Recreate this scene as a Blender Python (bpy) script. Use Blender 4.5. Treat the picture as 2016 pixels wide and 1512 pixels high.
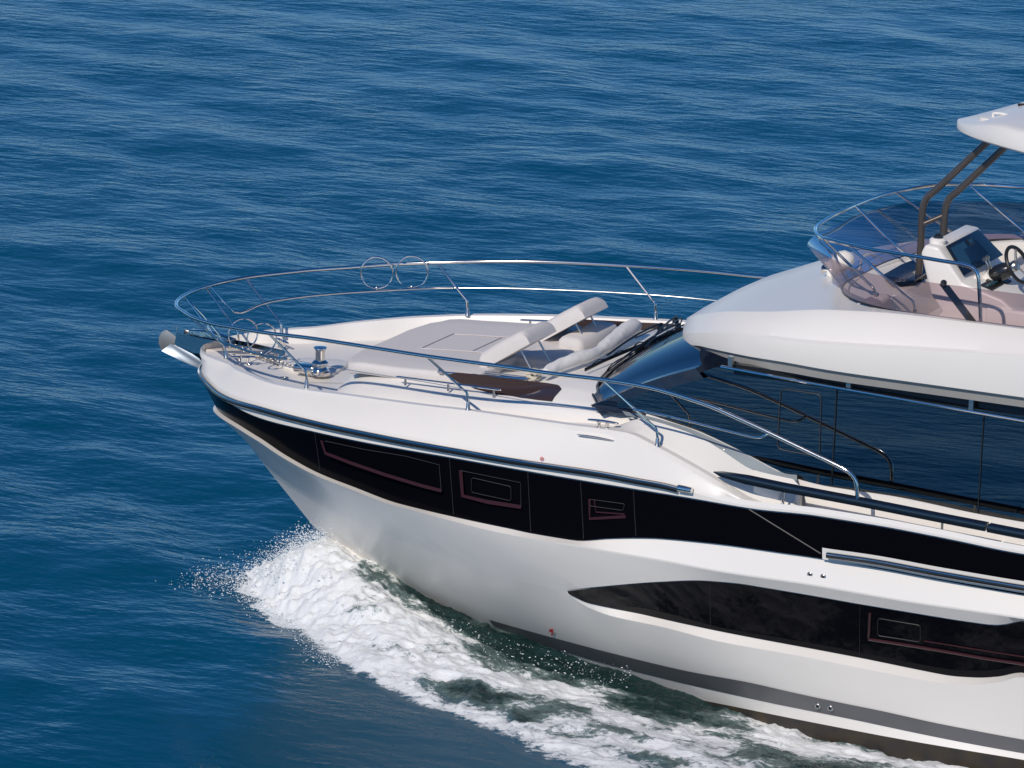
import bpy, bmesh, math, random
import numpy as np
from mathutils import Vector, Matrix
random.seed(7); RNG = np.random.default_rng(7)
sc = bpy.context.scene
for o in list(bpy.data.objects): bpy.data.objects.remove(o)
R = math.radians

# ------------------------------------------------------------------ camera
PSI, ELEV, PITCH, FPX = R(26.5), R(13.9), R(1.5), 9300.0     # view azimuth, view elevation, bow-up trim, focal length
W, H = 2016.0, 1512.0
fwd = np.array([-math.sin(PSI)*math.cos(ELEV), math.cos(PSI)*math.cos(ELEV), -math.sin(ELEV)])
rgt = np.array([math.cos(PSI), math.sin(PSI), 0.0]); upv = np.cross(rgt, fwd)
RB = np.array([[math.cos(PITCH), 0, math.sin(PITCH)], [0, 1, 0], [-math.sin(PITCH), 0, math.cos(PITCH)]])
CAM = RB @ np.array([3.4, 0, 2.85]) - (fwd + rgt*(1103-W/2)/FPX - upv*(716-H/2)/FPX)*49.0
cd = bpy.data.cameras.new('camera'); cam = bpy.data.objects.new('camera', cd); sc.collection.objects.link(cam)
cam.matrix_world = Matrix(((rgt[0], upv[0], -fwd[0], CAM[0]), (rgt[1], upv[1], -fwd[1], CAM[1]), (rgt[2], upv[2], -fwd[2], CAM[2]), (0, 0, 0, 1)))
cd.sensor_width = 36; cd.lens = FPX/W*36; cd.clip_end = 9000; cd.clip_start = 1
sc.camera = cam
# ------------------------------------------------------------------ world and sun
SUN_EL, SUN_DIR = R(37.5), np.array([0.0, -0.72, 0.0])
wd = bpy.data.worlds.new('World'); sc.world = wd; wd.use_nodes = True
nt = wd.node_tree; bg = nt.nodes['Background']
sky = nt.nodes.new('ShaderNodeTexSky'); sky.sky_type = 'NISHITA'; sky.sun_disc = False
sky.sun_elevation = SUN_EL; sky.sun_rotation = math.atan2(SUN_DIR[0], SUN_DIR[1]); sky.altitude = 2500; sky.air_density = 1.0; sky.dust_density = 0.0; sky.ozone_density = 7.0
hs = nt.nodes.new('ShaderNodeHueSaturation'); hs.inputs['Saturation'].default_value = 1.17
nt.links.new(sky.outputs[0], hs.inputs['Color']); nt.links.new(hs.outputs[0], bg.inputs[0]); bg.inputs[1].default_value = 0.10
sl = bpy.data.lights.new('sun', 'SUN'); so = bpy.data.objects.new('sun', sl); sc.collection.objects.link(so)
sl.energy = 3.3; sl.angle = R(0.5); sl.color = (1.0, 0.905, 0.79)
hd = SUN_DIR/np.linalg.norm(SUN_DIR)
so.rotation_euler = Vector((hd[0]*math.cos(SUN_EL), hd[1]*math.cos(SUN_EL), math.sin(SUN_EL))).to_track_quat('Z', 'Y').to_euler()
sc.view_settings.view_transform = 'Standard'; sc.view_settings.look = 'None'; sc.view_settings.exposure = -0.08; sc.view_settings.gamma = 1.0

# ------------------------------------------------------------------ measuring: a sight line through the lens cut with a surface of the boat
def ray(u, v):
    r = fwd + rgt*(u-W/2)/FPX - upv*(v-H/2)/FPX
    return RB.T @ CAM, RB.T @ r
def at(u, v, ax, val):
    o, r = ray(u, v); t = (val-o[ax])/r[ax]; return o + r*t
def aY(u, v, y): return at(u, v, 1, y)
def aZ(u, v, z): return at(u, v, 2, z)
def wat(u, v, z=0.0):
    r = fwd + rgt*(u-W/2)/FPX - upv*(v-H/2)/FPX; return CAM + r*((z-CAM[2])/r[2])
def cast(u, v, fn, sgn=-1):
    """point on the surface y = sgn*fn(x,z)"""
    lo, hi = 3.2*sgn, 0.0
    for _ in range(40):
        m = (lo+hi)/2; P = aY(u, v, m); g = abs(m) - fn(P[0], P[2])
        if g > 0: lo = m
        else: hi = m
    return aY(u, v, (lo+hi)/2)
def tab(pts):
    a = np.array(sorted(pts), float)
    return lambda x: float(np.interp(x, a[:, 0], a[:, 1]))
def stab(pts):
    """smooth (monotone cubic) table"""
    a = np.array(sorted(pts), float); X, Y = a[:, 0], a[:, 1]; h = np.diff(X); d = np.diff(Y)/h; m = np.zeros(len(X))
    m[0], m[-1] = d[0], d[-1]
    for i in range(1, len(X)-1): m[i] = 0 if d[i-1]*d[i] <= 0 else 2*d[i-1]*d[i]/(d[i-1]+d[i])
    def f(x):
        if x <= X[0]: return float(Y[0])
        if x >= X[-1]: return float(Y[-1])
        i = int(np.searchsorted(X, x)-1); t = (x-X[i])/h[i]
        return float(Y[i]*(2*t**3-3*t*t+1)+h[i]*m[i]*(t**3-2*t*t+t)+Y[i+1]*(3*t*t-2*t**3)+h[i]*m[i+1]*(t**3-t*t))
    return f
def sst(a, b, x): t = min(1, max(0, (x-a)/(b-a))); return t*t*(3-2*t)

# ------------------------------------------------------------------ materials
def mat(name, col, rough=0.5, metal=0.0, coat=0.0, spec=0.5, noise=None, bump=None, emis=None, ior=1.5):
    m = bpy.data.materials.new(name); m.use_nodes = True; n = m.node_tree; b = n.nodes['Principled BSDF']
    b.inputs['Base Color'].default_value = (*col, 1); b.inputs['Roughness'].default_value = rough; b.inputs['Metallic'].default_value = metal
    b.inputs['Coat Weight'].default_value = coat; b.inputs['Coat Roughness'].default_value = 0.04; b.inputs['Specular IOR Level'].default_value = spec; b.inputs['IOR'].default_value = ior
    tc = n.nodes.new('ShaderNodeTexCoord')
    if noise:
        sc_, amt, col2 = noise
        nz = n.nodes.new('ShaderNodeTexNoise'); nz.inputs['Scale'].default_value = sc_; nz.inputs['Detail'].default_value = 5
        mx = n.nodes.new('ShaderNodeMix'); mx.data_type = 'RGBA'; mr = n.nodes.new('ShaderNodeMapRange')
        mr.inputs[1].default_value = 0.35; mr.inputs[2].default_value = 0.75; mr.inputs[4].default_value = amt
        n.links.new(tc.outputs['Object'], nz.inputs['Vector']); n.links.new(nz.outputs[0], mr.inputs[0]); n.links.new(mr.outputs[0], mx.inputs[0])
        mx.inputs[6].default_value = (*col, 1); mx.inputs[7].default_value = (*col2, 1); n.links.new(mx.outputs[2], b.inputs['Base Color'])
    if bump:
        nz = n.nodes.new('ShaderNodeTexNoise'); nz.inputs['Scale'].default_value = bump[0]; nz.inputs['Detail'].default_value = 4
        bp = n.nodes.new('ShaderNodeBump'); bp.inputs['Strength'].default_value = bump[1]; bp.inputs['Distance'].default_value = bump[2]
        n.links.new(tc.outputs['Object'], nz.inputs['Vector']); n.links.new(nz.outputs[0], bp.inputs['Height']); n.links.new(bp.outputs[0], b.inputs['Normal'])
    return m
M = {}
M['gel'] = mat('white_gelcoat', (.83, .80, .755), .34, coat=.12, noise=(1.3, .5, (.81, .78, .73)), bump=(1.1, .03, .01))
M['deck'] = mat('white_deck', (.82, .79, .745), .38, noise=(2.1, .5, (.78, .755, .71)))
M['nonskid'] = mat('nonskid', (.76, .745, .715), .6, bump=(260, .3, .002))
M['shadegrey'] = mat('side_shade_grey', (.30, .34, .36), .4, noise=(3, .4, (.26, .30, .33)))  # grey stands in for shade on the cabin's lower inset wall
M['chrome'] = mat('stainless', (.80, .75, .69), .10, 1.0, bump=(9, .05, .004))
M['steel'] = mat('brushed_steel', (.62, .60, .57), .28, 1.0, noise=(8, .6, (.45, .43, .40)))
M['bronze'] = mat('grey_bronze', (.115, .10, .09), .3, .55, coat=.4)
M['black'] = mat('black_trim', (.012, .013, .015), .4)
M['rubber'] = mat('black_rubber', (.015, .017, .02), .22, coat=.5)
M['navy'] = mat('navy_screen', (.006, .018, .045), .25, spec=.25)
M['bandglass'] = mat('black_glass', (.003, .003, .005), .18, spec=.3, ior=1.12)
M['smoke'] = mat('plum_frame', (.045, .014, .019), .3)
M['seam'] = mat('seam', (.035, .035, .04), .5)
M['darkseam'] = mat('dark_seam', (.35, .34, .33), .6)
M['boot'] = mat('grey_stripe', (.12, .122, .13), .35, noise=(4, .5, (.15, .15, .155)))
M['foul'] = mat('antifouling', (.022, .02, .02), .5, noise=(6, .9, (.05, .035, .015)))
M['cushion'] = mat('beige_fabric', (.68, .645, .62), .9, noise=(14, .5, (.64, .605, .58)), bump=(55, .25, .004))
M['cushion2'] = mat('pale_vinyl', (.74, .68, .66), .7, bump=(30, .2, .004))
M['canvas'] = mat('white_canvas', (.74, .73, .71), .9, bump=(11, .5, .02))
M['rope'] = mat('cream_rope', (.66, .61, .50), .9, bump=(90, .6, .01))
M['hatch'] = mat('smoked_hatch', (.05, .032, .03), .07, coat=.3)
M['navyglass'] = mat('navy_windshield_edge', (.010, .022, .05), .16, noise=(5, .6, (.03, .035, .045)))
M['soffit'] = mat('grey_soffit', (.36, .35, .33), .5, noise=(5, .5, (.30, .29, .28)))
M['chain'] = mat('dull_chain', (.30, .29, .27), .45, .8)
M['satin'] = mat('satin_steel', (.13, .16, .20), .35, .7)
M['mirror'] = mat('dark_mirror', (.30, .34, .36), .06, 1.0, bump=(5, .6, .02))
M['tan'] = mat('tan_reflection_steel', (.60, .52, .45), .35, .8)  # tan reflection on the polished anchor blade, put into the base colour
M['cap'] = mat('blue_grey_cap', (.075, .085, .095), .14, .9, bump=(3, .2, .01))
M['hullglass'] = mat('hull_glass', (.003, .003, .005), .02, spec=.5, ior=1.22)
M['red'] = mat('red_mark', (.65, .02, .04), .5)
M['sofa'] = mat('sofa', (.55, .45, .33), .9)
M['dark'] = mat('dark_interior', (.03, .03, .032), .8)
M['dial'] = mat('dial', (.02, .06, .09), .15)

def glass(name, tint, refl, rough=0.0, graze=0.6):
    """tinted sheet: see-through tint plus mirror reflection that grows towards grazing"""
    m = bpy.data.materials.new(name); m.use_nodes = True; n = m.node_tree; n.nodes.clear()
    out = n.nodes.new('ShaderNodeOutputMaterial'); tr = n.nodes.new('ShaderNodeBsdfTransparent'); gl = n.nodes.new('ShaderNodeBsdfGlossy')
    tr.inputs[0].default_value = (*tint, 1); gl.inputs['Roughness'].default_value = rough; gl.inputs[0].default_value = (.93, .96, 1, 1)
    lw = n.nodes.new('ShaderNodeLayerWeight'); lw.inputs[0].default_value = .25
    mr = n.nodes.new('ShaderNodeMapRange'); mr.inputs[3].default_value = refl; mr.inputs[4].default_value = graze
    mx = n.nodes.new('ShaderNodeMixShader')
    n.links.new(lw.outputs['Fresnel'], mr.inputs[0]); n.links.new(mr.outputs[0], mx.inputs[0]); n.links.new(tr.outputs[0], mx.inputs[1]); n.links.new(gl.outputs[0], mx.inputs[2]); n.links.new(mx.outputs[0], out.inputs[0])
    return m
M['salon'] = glass('salon_glass', (.010, .015, .02), .19, graze=.5)
M['windshield'] = glass('windshield_glass', (.04, .07, .12), .22)
M['acrylic'] = glass('tinted_acrylic', (.60, .50, .54), .05, .0, .5)

# ------------------------------------------------------------------ mesh building
class MB:
    def __init__(s): s.v = []; s.f = []
    def add(s, vs, fs):
        k = len(s.v); s.v += [tuple(float(c) for c in p) for p in vs]; s.f += [tuple(i+k for i in f) for f in fs]; return s
    def grid(s, rows, close=False, flip=False):
        n = len(rows[0]); fs = []
        for i in range(len(rows)-1 + (1 if close else 0)):
            a, b = i*n, ((i+1) % len(rows))*n
            for j in range(n-1):
                q = (a+j, a+j+1, b+j+1, b+j); fs.append(q[::-1] if flip else q)
        return s.add([p for r in rows for p in r], fs)
    def box(s, c, d, rot=None, bev=0):
        bm = bmesh.new(); bmesh.ops.create_cube(bm, size=1)
        for v in bm.verts: v.co = Vector((v.co.x*d[0], v.co.y*d[1], v.co.z*d[2]))
        if bev: bmesh.ops.bevel(bm, geom=bm.edges[:], offset=bev, segments=3, profile=.5, affect='EDGES')
        mt = Matrix.Translation(Vector(c)) @ (rot.to_4x4() if rot else Matrix())
        s.add([mt @ v.co for v in bm.verts], [[v.index for v in f.verts] for f in bm.faces]) if not bm.verts.index_update() else 0
        bm.free(); return s
    def tube(s, pts, r, n=10, smooth=True, sub=6, closed=False, flat=1.0):
        P = [Vector(p) for p in pts]
        if smooth and len(P) > 2: P = catmull(P, sub, closed)
        N = len(P); rr = r if callable(r) else (lambda t: r)
        rings = []; up = None
        for i, p in enumerate(P):
            if closed: t = P[(i+1) % N]-P[i-1]
            else: t = P[min(i+1, N-1)]-P[max(i-1, 0)]
            t.normalize()
            if up is None: up = Vector((0, 0, 1)) if abs(t.z) < .9 else Vector((1, 0, 0))
            a = t.cross(up).normalized(); b = a.cross(t).normalized(); up = b
            q = rr(i/max(1, N-1)); rings.append([p + a*(math.cos(k*2*math.pi/n)*q) + b*(math.sin(k*2*math.pi/n)*q*flat) for k in range(n)])
        k0 = len(s.v); fs = []
        for i in range(N-1 + (1 if closed else 0)):
            A, B = i*n, ((i+1) % N)*n
            for k in range(n): fs.append((A+k, A+(k+1) % n, B+(k+1) % n, B+k))
        if not closed: fs += [tuple(range(n))[::-1], tuple((N-1)*n+k for k in range(n))]
        return s.add([p for r_ in rings for p in r_], fs)
    def lathe(s, prof, c=(0, 0, 0), axis=(0, 0, 1), n=24):
        ax = Vector(axis).normalized(); q = Vector((0, 0, 1)).rotation_difference(ax); vs = []; fs = []
        for (r, z) in prof:
            for k in range(n): vs.append(Vector(c) + q @ Vector((r*math.cos(k*2*math.pi/n), r*math.sin(k*2*math.pi/n), z)))
        for i in range(len(prof)-1):
            for k in range(n): fs.append((i*n+k, i*n+(k+1) % n, (i+1)*n+(k+1) % n, (i+1)*n+k))
        fs += [tuple(range(n))[::-1], tuple((len(prof)-1)*n+k for k in range(n))]
        return s.add(vs, fs)
    def prism(s, poly, off):
        """polygon (3-D points) given thickness along vector off"""
        n = len(poly); A = [Vector(p) for p in poly]; B = [a+Vector(off) for a in A]
        fs = [tuple(range(n)), tuple(range(2*n-1, n-1, -1))] + [(i, i+n, (i+1) % n+n, (i+1) % n) for i in range(n)]
        return s.add(A+B, fs)
    def build(s, name, m, parent=None, sharp=32, origin=None, bevel=0, smooth=True, sub=0):
        org = Vector(origin) if origin is not None else Vector((0, 0, 0))
        me = bpy.data.meshes.new(name); me.from_pydata([tuple(Vector(v)-org) for v in s.v], [], s.f); me.update()
        bm = bmesh.new(); bm.from_mesh(me); bmesh.ops.remove_doubles(bm, verts=bm.verts[:], dist=1e-5)
        bmesh.ops.recalc_face_normals(bm, faces=bm.faces[:])
        if bevel: bmesh.ops.bevel(bm, geom=[e for e in bm.edges if e.is_manifold and e.calc_face_angle(0) > .5], offset=bevel, segments=3, profile=.5, affect='EDGES', clamp_overlap=True)
        for f in bm.faces: f.smooth = smooth
        for e in bm.edges:
            if len(e.link_faces) == 2 and e.calc_face_angle(0) > R(sharp): e.smooth = False
        bm.to_mesh(me); bm.free(); me.materials.append(m)
        o = bpy.data.objects.new(name, me); sc.collection.objects.link(o)
        if sub:
            md = o.modifiers.new('s', 'SUBSURF'); md.levels = sub; md.render_levels = sub
        if parent is not None: o.parent = parent
        return o
def catmull(P, sub, closed=False):
    out = []; n = len(P)
    for i in range(n if closed else n-1):
        if closed: p0, p1, p2, p3 = P[i-1], P[i], P[(i+1) % n], P[(i+2) % n]
        else: p0, p1, p2, p3 = P[max(i-1, 0)], P[i], P[i+1], P[min(i+2, n-1)]
        for k in range(sub):
            t = k/sub; out.append(.5*((2*p1)+(p2-p0)*t+(2*p0-5*p1+4*p2-p3)*t*t+(3*p1-p0-3*p2+p3)*t**3))
    if not closed: out.append(P[-1])
    return out
def bw(P): return Vector(RB @ np.array(P, float))          # boat point -> world
def tag(o, label=None, cat=None, group=None, kind=None):
    for k, v in (('label', label), ('category', cat), ('group', group), ('kind', kind)):
        if v: o[k] = v
    return o
def thing(name, loc, label, cat, group=None):
    o = bpy.data.objects.new(name, None); sc.collection.objects.link(o); o.location = bw(loc); o.rotation_euler = (0, PITCH, 0); o.empty_display_size = .2
    o['base'] = list(loc); return tag(o, label, cat, group)
def lbl(o, s): o['label'] = s; return o

yacht = bpy.data.objects.new('yacht', None); sc.collection.objects.link(yacht); yacht.rotation_euler = (0, PITCH, 0)
tag(yacht, 'white motor yacht with black hull windows, steel bow rail and flybridge, under way', 'yacht')

# ================================================================== HULL
XE = 15.0
xs_t = stab([(2.4, -.84), (2.14, -.79), (1.76, -.56), (1.58, -.41), (1.21, -.06), (.79, .38), (.54, .64), (.32, 1.01), (.04, 1.6), (-.2, 2.3), (-.6, 4.5)])
B_t = stab([(-.6, 1.9), (0, 2.08), (.4, 2.2), (.9, 2.3), (1.6, 2.44), (2.3, 2.54), (2.6, 2.56)])
N_t = stab([(-.6, 1.5), (0, 1.7), (.6, 1.95), (1.2, 2.5), (1.8, 3.1), (2.3, 3.6), (2.6, 3.7)])
L_t = stab([(-.6, 8.5), (.3, 8), (1.2, 7), (2.3, 6.0), (2.6, 6)])
def hb(x, z, off=0.0):
    x0 = xs_t(z); t = (x-x0)/L_t(z)
    if t <= 0: return max(0.0, 0.0)
    t = min(1, t); return max(0.0, B_t(z)*(1-(1-t)**N_t(z))**(1-.2*sst(1.5, 2.25, z)) + off*min(1, (x-x0)/.25))
def trace(px, off=lambda x: 0.0, ext=None, front=None):
    """pixel polyline of the near side -> smooth z(x) on the hull surface"""
    pts = []
    for (u, v) in px:
        P = cast(u, v, lambda x, z: hb(x, z, off(x)), -1); pts.append((P[0], P[2]))
    pts.sort()
    if front: pts = [q for q in front if q[0] < pts[0][0]-.02] + pts
    zl = pts[-1][1] if ext is None else ext
    pts.append((pts[-1][0]+2.0, zl)); pts.append((XE+.5, zl))
    return stab(pts)
oband = lambda x: -.035
z_bt = trace([(430, 779), (483, 813), (620, 852), (757, 880), (885, 902), (1000, 922.5), (1143, 947), (1247, 964), (1345, 980), (1472, 1002), (1613, 1018), (1719, 1035), (1852, 1060), (2016, 1093)], lambda x: 0, front=[(-1, 2.05)])
z_r0 = trace([(409, 757), (425, 772), (450, 786), (519, 807), (623, 834), (757, 862), (888, 886), (1000, 905.5), (1178, 932), (1270, 949), (1360, 964)], lambda x: .03, front=[(-1, 2.27)])
z_rub = lambda x: z_r0(x)*(1-sst(5.7, 6.5, x)) + (z_bt(x)+.035)*sst(5.7, 6.5, x)
z_bb = trace([(471, 834), (516, 862), (567, 896), (632, 931), (698, 957), (787, 990), (891, 1015), (1000, 1038), (1045, 1048), (1128, 1062), (1202, 1059), (1253, 1058), (1298, 1059), (1357, 1064), (1446, 1074), (1536, 1087), (1600, 1096), (1660, 1106), (2016, 1170)], oband, front=[(-1, 1.86)])
o_cr = lambda x: .075
z_cr = trace([(468, 837), (519, 869), (632, 938), (698, 967), (891, 1027), (1000, 1053), (1150, 1077), (1298, 1102), (1417, 1124), (1600, 1151), (1773, 1181), (1922, 1203), (2016, 1217)], o_cr, front=[(-1, 1.78)])
XT = float(cast(1109, 1162, lambda x, z: hb(x, z))[0])
rec = lambda x: -.13*sst(XT-.05, XT+.9, x)*(1-sst(10.3, 11.2, x))
o_wt = lambda x: rec(x)*.25
z_wt = trace([(1109, 1161.6), (1178.6, 1154), (1297.6, 1143.7), (1396, 1141.7), (1476, 1149.7), (1600, 1170.5), (1693, 1187), (1862, 1215), (1952, 1228), (1981, 1227), (2016, 1221)], o_wt)
z_wb = trace([(1109, 1162.4), (1161, 1187), (1238, 1203), (1396, 1237.5), (1565, 1270), (1693, 1294), (1803, 1316.5), (1862, 1328), (1922, 1333), (1967, 1331), (2016, 1324)], rec)
z_wl = trace([(1109, 1163.4), (1134, 1182), (1167, 1200), (1208, 1214), (1298, 1233), (1416, 1263), (1565, 1290), (1714, 1319.5), (1833, 1342), (1907, 1348), (1967, 1343), (2016, 1333)], lambda x: 0)
z_gt = trace([(885, 1196), (974, 1223), (1079, 1252.5), (1198, 1284), (1346, 1319.5), (1500, 1349), (1565, 1364), (1714, 1395), (1862, 1427), (2016, 1456)], lambda x: 0)
z_gb = trace([(885, 1197.5), (974, 1233), (1049, 1263), (1168, 1300), (1287, 1331), (1500, 1380), (1714, 1423.6), (2016, 1483)], lambda x: 0)
z_ch = trace([(885, 1199), (936, 1235), (989, 1254), (1079, 1288), (1168, 1322), (1257, 1349), (1376, 1373), (1500, 1398), (1714, 1440), (2016, 1492)], lambda x: 0)
ROWS = [(z_rub, lambda x: 0), (lambda x: z_bt(x)+.012, lambda x: .0), (lambda x: z_bt(x), oband), (lambda x: z_bb(x), lambda x: -.035-.0*x), (lambda x: z_cr(x)+.01, o_cr), (lambda x: z_cr(x)-.012, o_cr)]
zf = [z_rub, lambda x: z_bt(x)+.012, z_bt, z_bb, lambda x: z_cr(x)+.006, lambda x: z_cr(x)-.012, None, None, z_wt, lambda x: z_wt(x)-.012, z_wb, z_wl, None, z_gt, z_gb, z_ch]
of = [lambda x: 0, lambda x: 0, oband, oband, o_cr, o_cr, lambda x: .054, lambda x: .026, lambda x: 0, o_wt, rec, lambda x: 0, lambda x: 0, lambda x: 0, lambda x: 0, lambda x: .06*sst(3, 5, x)]
def zrows(x):
    z = [f(x) if f else None for f in zf]
    z[6] = z[5]*.72+z[8]*.28; z[7] = z[5]*.35+z[8]*.65; z[12] = (z[11]+z[13])/2
    for i in range(1, len(z)): z[i] = min(z[i], z[i-1]-.004)
    return z
NS = 220
def hull_pt(i, s, extra=0.0):
    x = -.5 + s*(XE+.5); s_ = s**1.5
    for _ in range(12):
        z = zrows(max(x, -.95))[i]; x0 = xs_t(z); x = x0 + (XE-x0)*s_
    return (x, -hb(x, z, of[i](x)+extra), z)
def mirror(rows): return [[(p[0], -p[1], p[2]) for p in r] for r in rows]
SS = [k/NS for k in range(NS+1)]
rows = [[hull_pt(i, s) for s in SS] for i in range(len(zf))]
def keel(x): 
    zz = np.linspace(2.3, -.6, 60); xx = [xs_t(z) for z in zz]; return float(np.interp(x, xx, zz))
ch = rows[-1]
def wet(x): return .30*sst(4.0, 7.0, x)
side2 = [(p[0], min(0, p[1]+.03*sst(3.5, 6, p[0])), p[2]-wet(p[0])) for p in ch]
bot = [ch, side2] + [[(p[0], p[1]*(1-q), p[2]+(min(keel(p[0]), p[2]-.01)-p[2])*(q**.8)) for p in side2] for q in (.2, .6, 1.0)]
hm = MB(); hm.grid(rows); hm.grid(mirror(rows), flip=True)
hull = hm.build('hull', M['gel'], yacht, sharp=9)
bmh = MB(); bmh.grid(bot); bmh.grid(mirror(bot), flip=True)
bmh.build('bottom', M['foul'], yacht, sharp=50)
tr = MB()                                                                  # transom
end = [r[-1] for r in rows] + [bot[2][-1], bot[4][-1]]
tr.add(end + [(p[0], -p[1], p[2]) for p in end], [(i, i+1, i+1+len(end), i+len(end)) for i in range(len(end)-1)])
tr.build('transom', M['gel'], yacht)
def strip(zA, oA, zB, oB, x0, x1, n, extra=.004, sgn=-1, m=1):
    R_ = []
    for q in range(m+1):
        r_ = []
        for k in range(n+1):
            x = x0+(x1-x0)*k/n; f = q/m; z = zA(x)*(1-f)+zB(x)*f; o = oA(x)*(1-f)+oB(x)*f
            xx = max(x, xs_t(z)+.004); r_.append((xx, sgn*hb(xx, z, o+extra), z))
        R_.append(r_)
    return R_
def both(zA, oA, zB, oB, x0, x1, n, extra=.004, m=1):
    b = MB(); b.grid(strip(zA, oA, zB, oB, x0, x1, n, extra, -1, m)); b.grid(strip(zA, oA, zB, oB, x0, x1, n, extra, 1, m), flip=True); return b
for sg_ in (-1, 1):
    b = MB(); b.grid(strip(z_gt, of[13], z_gb, of[14], 3.05, XE-.02, 140, .006, sg_)); b.build('boot_stripe', M['boot'], yacht)
# black glass band under the rub rail, with seams and framed ports
band = both(lambda x: z_bt(x)-.004, oband, lambda x: z_bb(x)+.004, oband, -.74, XE-.3, 200, .03).build('window_band', M['bandglass'], yacht, sharp=60)
def hullpx(u, v, off): return cast(u, v, lambda x, z: hb(x, z, off), -1)
def band_line(px, r=.004, off=0.0, name='seam', m='seam', par=band, smooth=False, ):
    b = MB(); b.tube([hullpx(u, v, off) for u, v in px], r, 6, smooth); return b.build(name, M[m], par)
for px in ([(620, 853), (630, 926)], [(885, 903), (893, 1012)], [(1039, 930), (1045, 1046)], [(1143, 948), (1149, 1060)], [(1247, 965), (1252, 1056)]): band_line(px, .003)
band_line([(1475, 1003), (1530, 1037), (1616, 1090)], .007)
def ring_on_hull(outer, w, off, name, m, par, sides=None):
    """frame lying on the hull following a pixel outline; w = width in metres"""
    P = [np.array(hullpx(u, v, off)) for u, v in outer]; c = sum(P)/len(P); b = MB(); n = len(P)
    b.tube(P, w, 6, False, closed=True, flat=.5); return b.build(name, M[m], par)
def port(outline, name, sides):
    b = MB(); P = [Vector(hullpx(u, v, .006)) for u, v in outline]; n = len(P)
    for i in sides: b.tube([P[i], P[(i+1) % n]] if True else 0, .022, 8, False, flat=.35)
    f = b.build(name, M['smoke'], band); return f
def frame_path(px, w, name='window_frame', m='smoke', par=band, off=-.001):
    b = MB(); P = [Vector(hullpx(u, v, off)) for u, v in px]
    up = Vector((0, 0, 1)); rowsA = []; rowsB = []
    for i, p in enumerate(P):
        t = (P[min(i+1, len(P)-1)]-P[max(i-1, 0)]).normalized(); nrm = Vector((-.3 if p.x < 3 else 0, -1, 0)).normalized(); s_ = t.cross(nrm).normalized()
        rowsA.append(p+s_*w/2+nrm*.004); rowsB.append(p-s_*w/2+nrm*.004)
    b.grid([rowsA, rowsB]); return b.build(name, M[m], par)
frame_path([(633, 867), (641, 892), (690, 911), (760, 935), (830, 956), (869, 966)], .035)
frame_path([(869, 966), (865, 915), (800, 898), (720, 885), (640, 868)], .006, m='seam', name='pane_edge')
frame_path([(907, 926), (911, 976), (960, 988), (1026, 998)], .04)
frame_path([(1026, 998), (1025, 950), (907, 926)], .006, m='seam', name='pane_edge')
def rrect(px, rad, seg=4):
    out = []; n = len(px)
    for i in range(n):
        p, a, b = np.array(px[i], float), np.array(px[i-1], float), np.array(px[(i+1) % n], float)
        da = (a-p)/np.linalg.norm(a-p)*rad; db = (b-p)/np.linalg.norm(b-p)*rad
        for k in range(seg+1):
            t = k/seg; out.append(tuple(p+da*(1-t)**2+db*t**2))
    return out
ring_on_hull(rrect([(928, 940), (1006, 958), (1006, 986), (928, 969)], 5), .005, .003, 'opening_port', 'seam', band)
frame_path([(1161, 982), (1161, 1021), (1232, 1017)], .03)
frame_path([(1170, 984), (1174, 1008), (1230, 1012)], .014)
ring_on_hull(rrect([(1162, 983), (1230, 992), (1227, 1005), (1162, 996)], 4), .006, .003, 'opening_port', 'seam', band)
# lower hull window in its scoop
xe_w = 10.9
for sg_ in (1, -1):
    b = MB(); b.grid(strip(lambda x: z_wt(x)-.014, o_wt, lambda x: z_wb(x)+.002, rec, XT+.06, xe_w, 140, .016, sg_, 1)); lw = b.build('hull_window', M['hullglass'], yacht, sharp=60)
def winpx(u, v, e=.018):
    def fn(x, z):
        a, b = z_wt(x), z_wb(x); f = min(1, max(0, (a-z)/max(.01, a-b))); return hb(x, z, o_wt(x)*(1-f)+rec(x)*f+e)
    return cast(u, v, fn, -1)
def win_line(px, r, name, m, closed=False):
    b = MB(); b.tube([winpx(u, v) for u, v in px], r, 6, False, closed=closed, flat=.5); return b.build(name, M[m], lw)
win_line([(1397, 1143), (1399, 1236)], .003, 'seam', 'seam'); win_line([(1693, 1188), (1692, 1293)], .003, 'seam', 'seam')
win_line([(1713, 1207), (1711, 1255)], .028, 'window_frame', 'smoke'); win_line([(1711, 1258), (1800, 1272), (1860, 1282), (1940, 1296), (2040, 1311)], .03, 'window_frame', 'smoke')
win_line([(1820, 1262), (1900, 1275), (2040, 1297)], .014, 'window_frame', 'smoke')
win_line(rrect([(1728, 1217), (1812, 1231), (1812, 1264), (1728, 1251)], 6), .006, 'opening_port', 'seam', True)
# little fittings
def fitting(u, v, off=0.0, r=.03):
    p = Vector(hullpx(u, v, off)); b = MB(); b.lathe([(r*1.1, 0), (r*1.1, .006), (r*.8, .014), (r*.55, .012), (r*.5, -.01)], p, (0, -1, -.1), 18)
    f = b.build('through_hull_fitting', M['steel'], yacht); c = MB(); c.lathe([(r*.5, 0), (r*.5, .013)], p, (0, -1, -.1), 14); c.build('opening', M['black'], f)
for q in ((1595, 1132, .03), (1621, 1136, .03), (1610, 1390, .007), (1635, 1394, .007)): fitting(*q)
def glyph(polys, name, off=.012):
    for pl in polys:
        b = MB(); P = [Vector(hullpx(u, v, off)) for u, v in pl]; b.prism(P, (0, .004, 0)); b.build(name, M['red'], yacht, smooth=False)
glyph([[(1080.5, 1241.5), (1083, 1239), (1088, 1238.5), (1088.5, 1241), (1087, 1251.5), (1084.8, 1251.5), (1085.8, 1243.5), (1082.5, 1245.5)]], 'red_figure')
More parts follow.
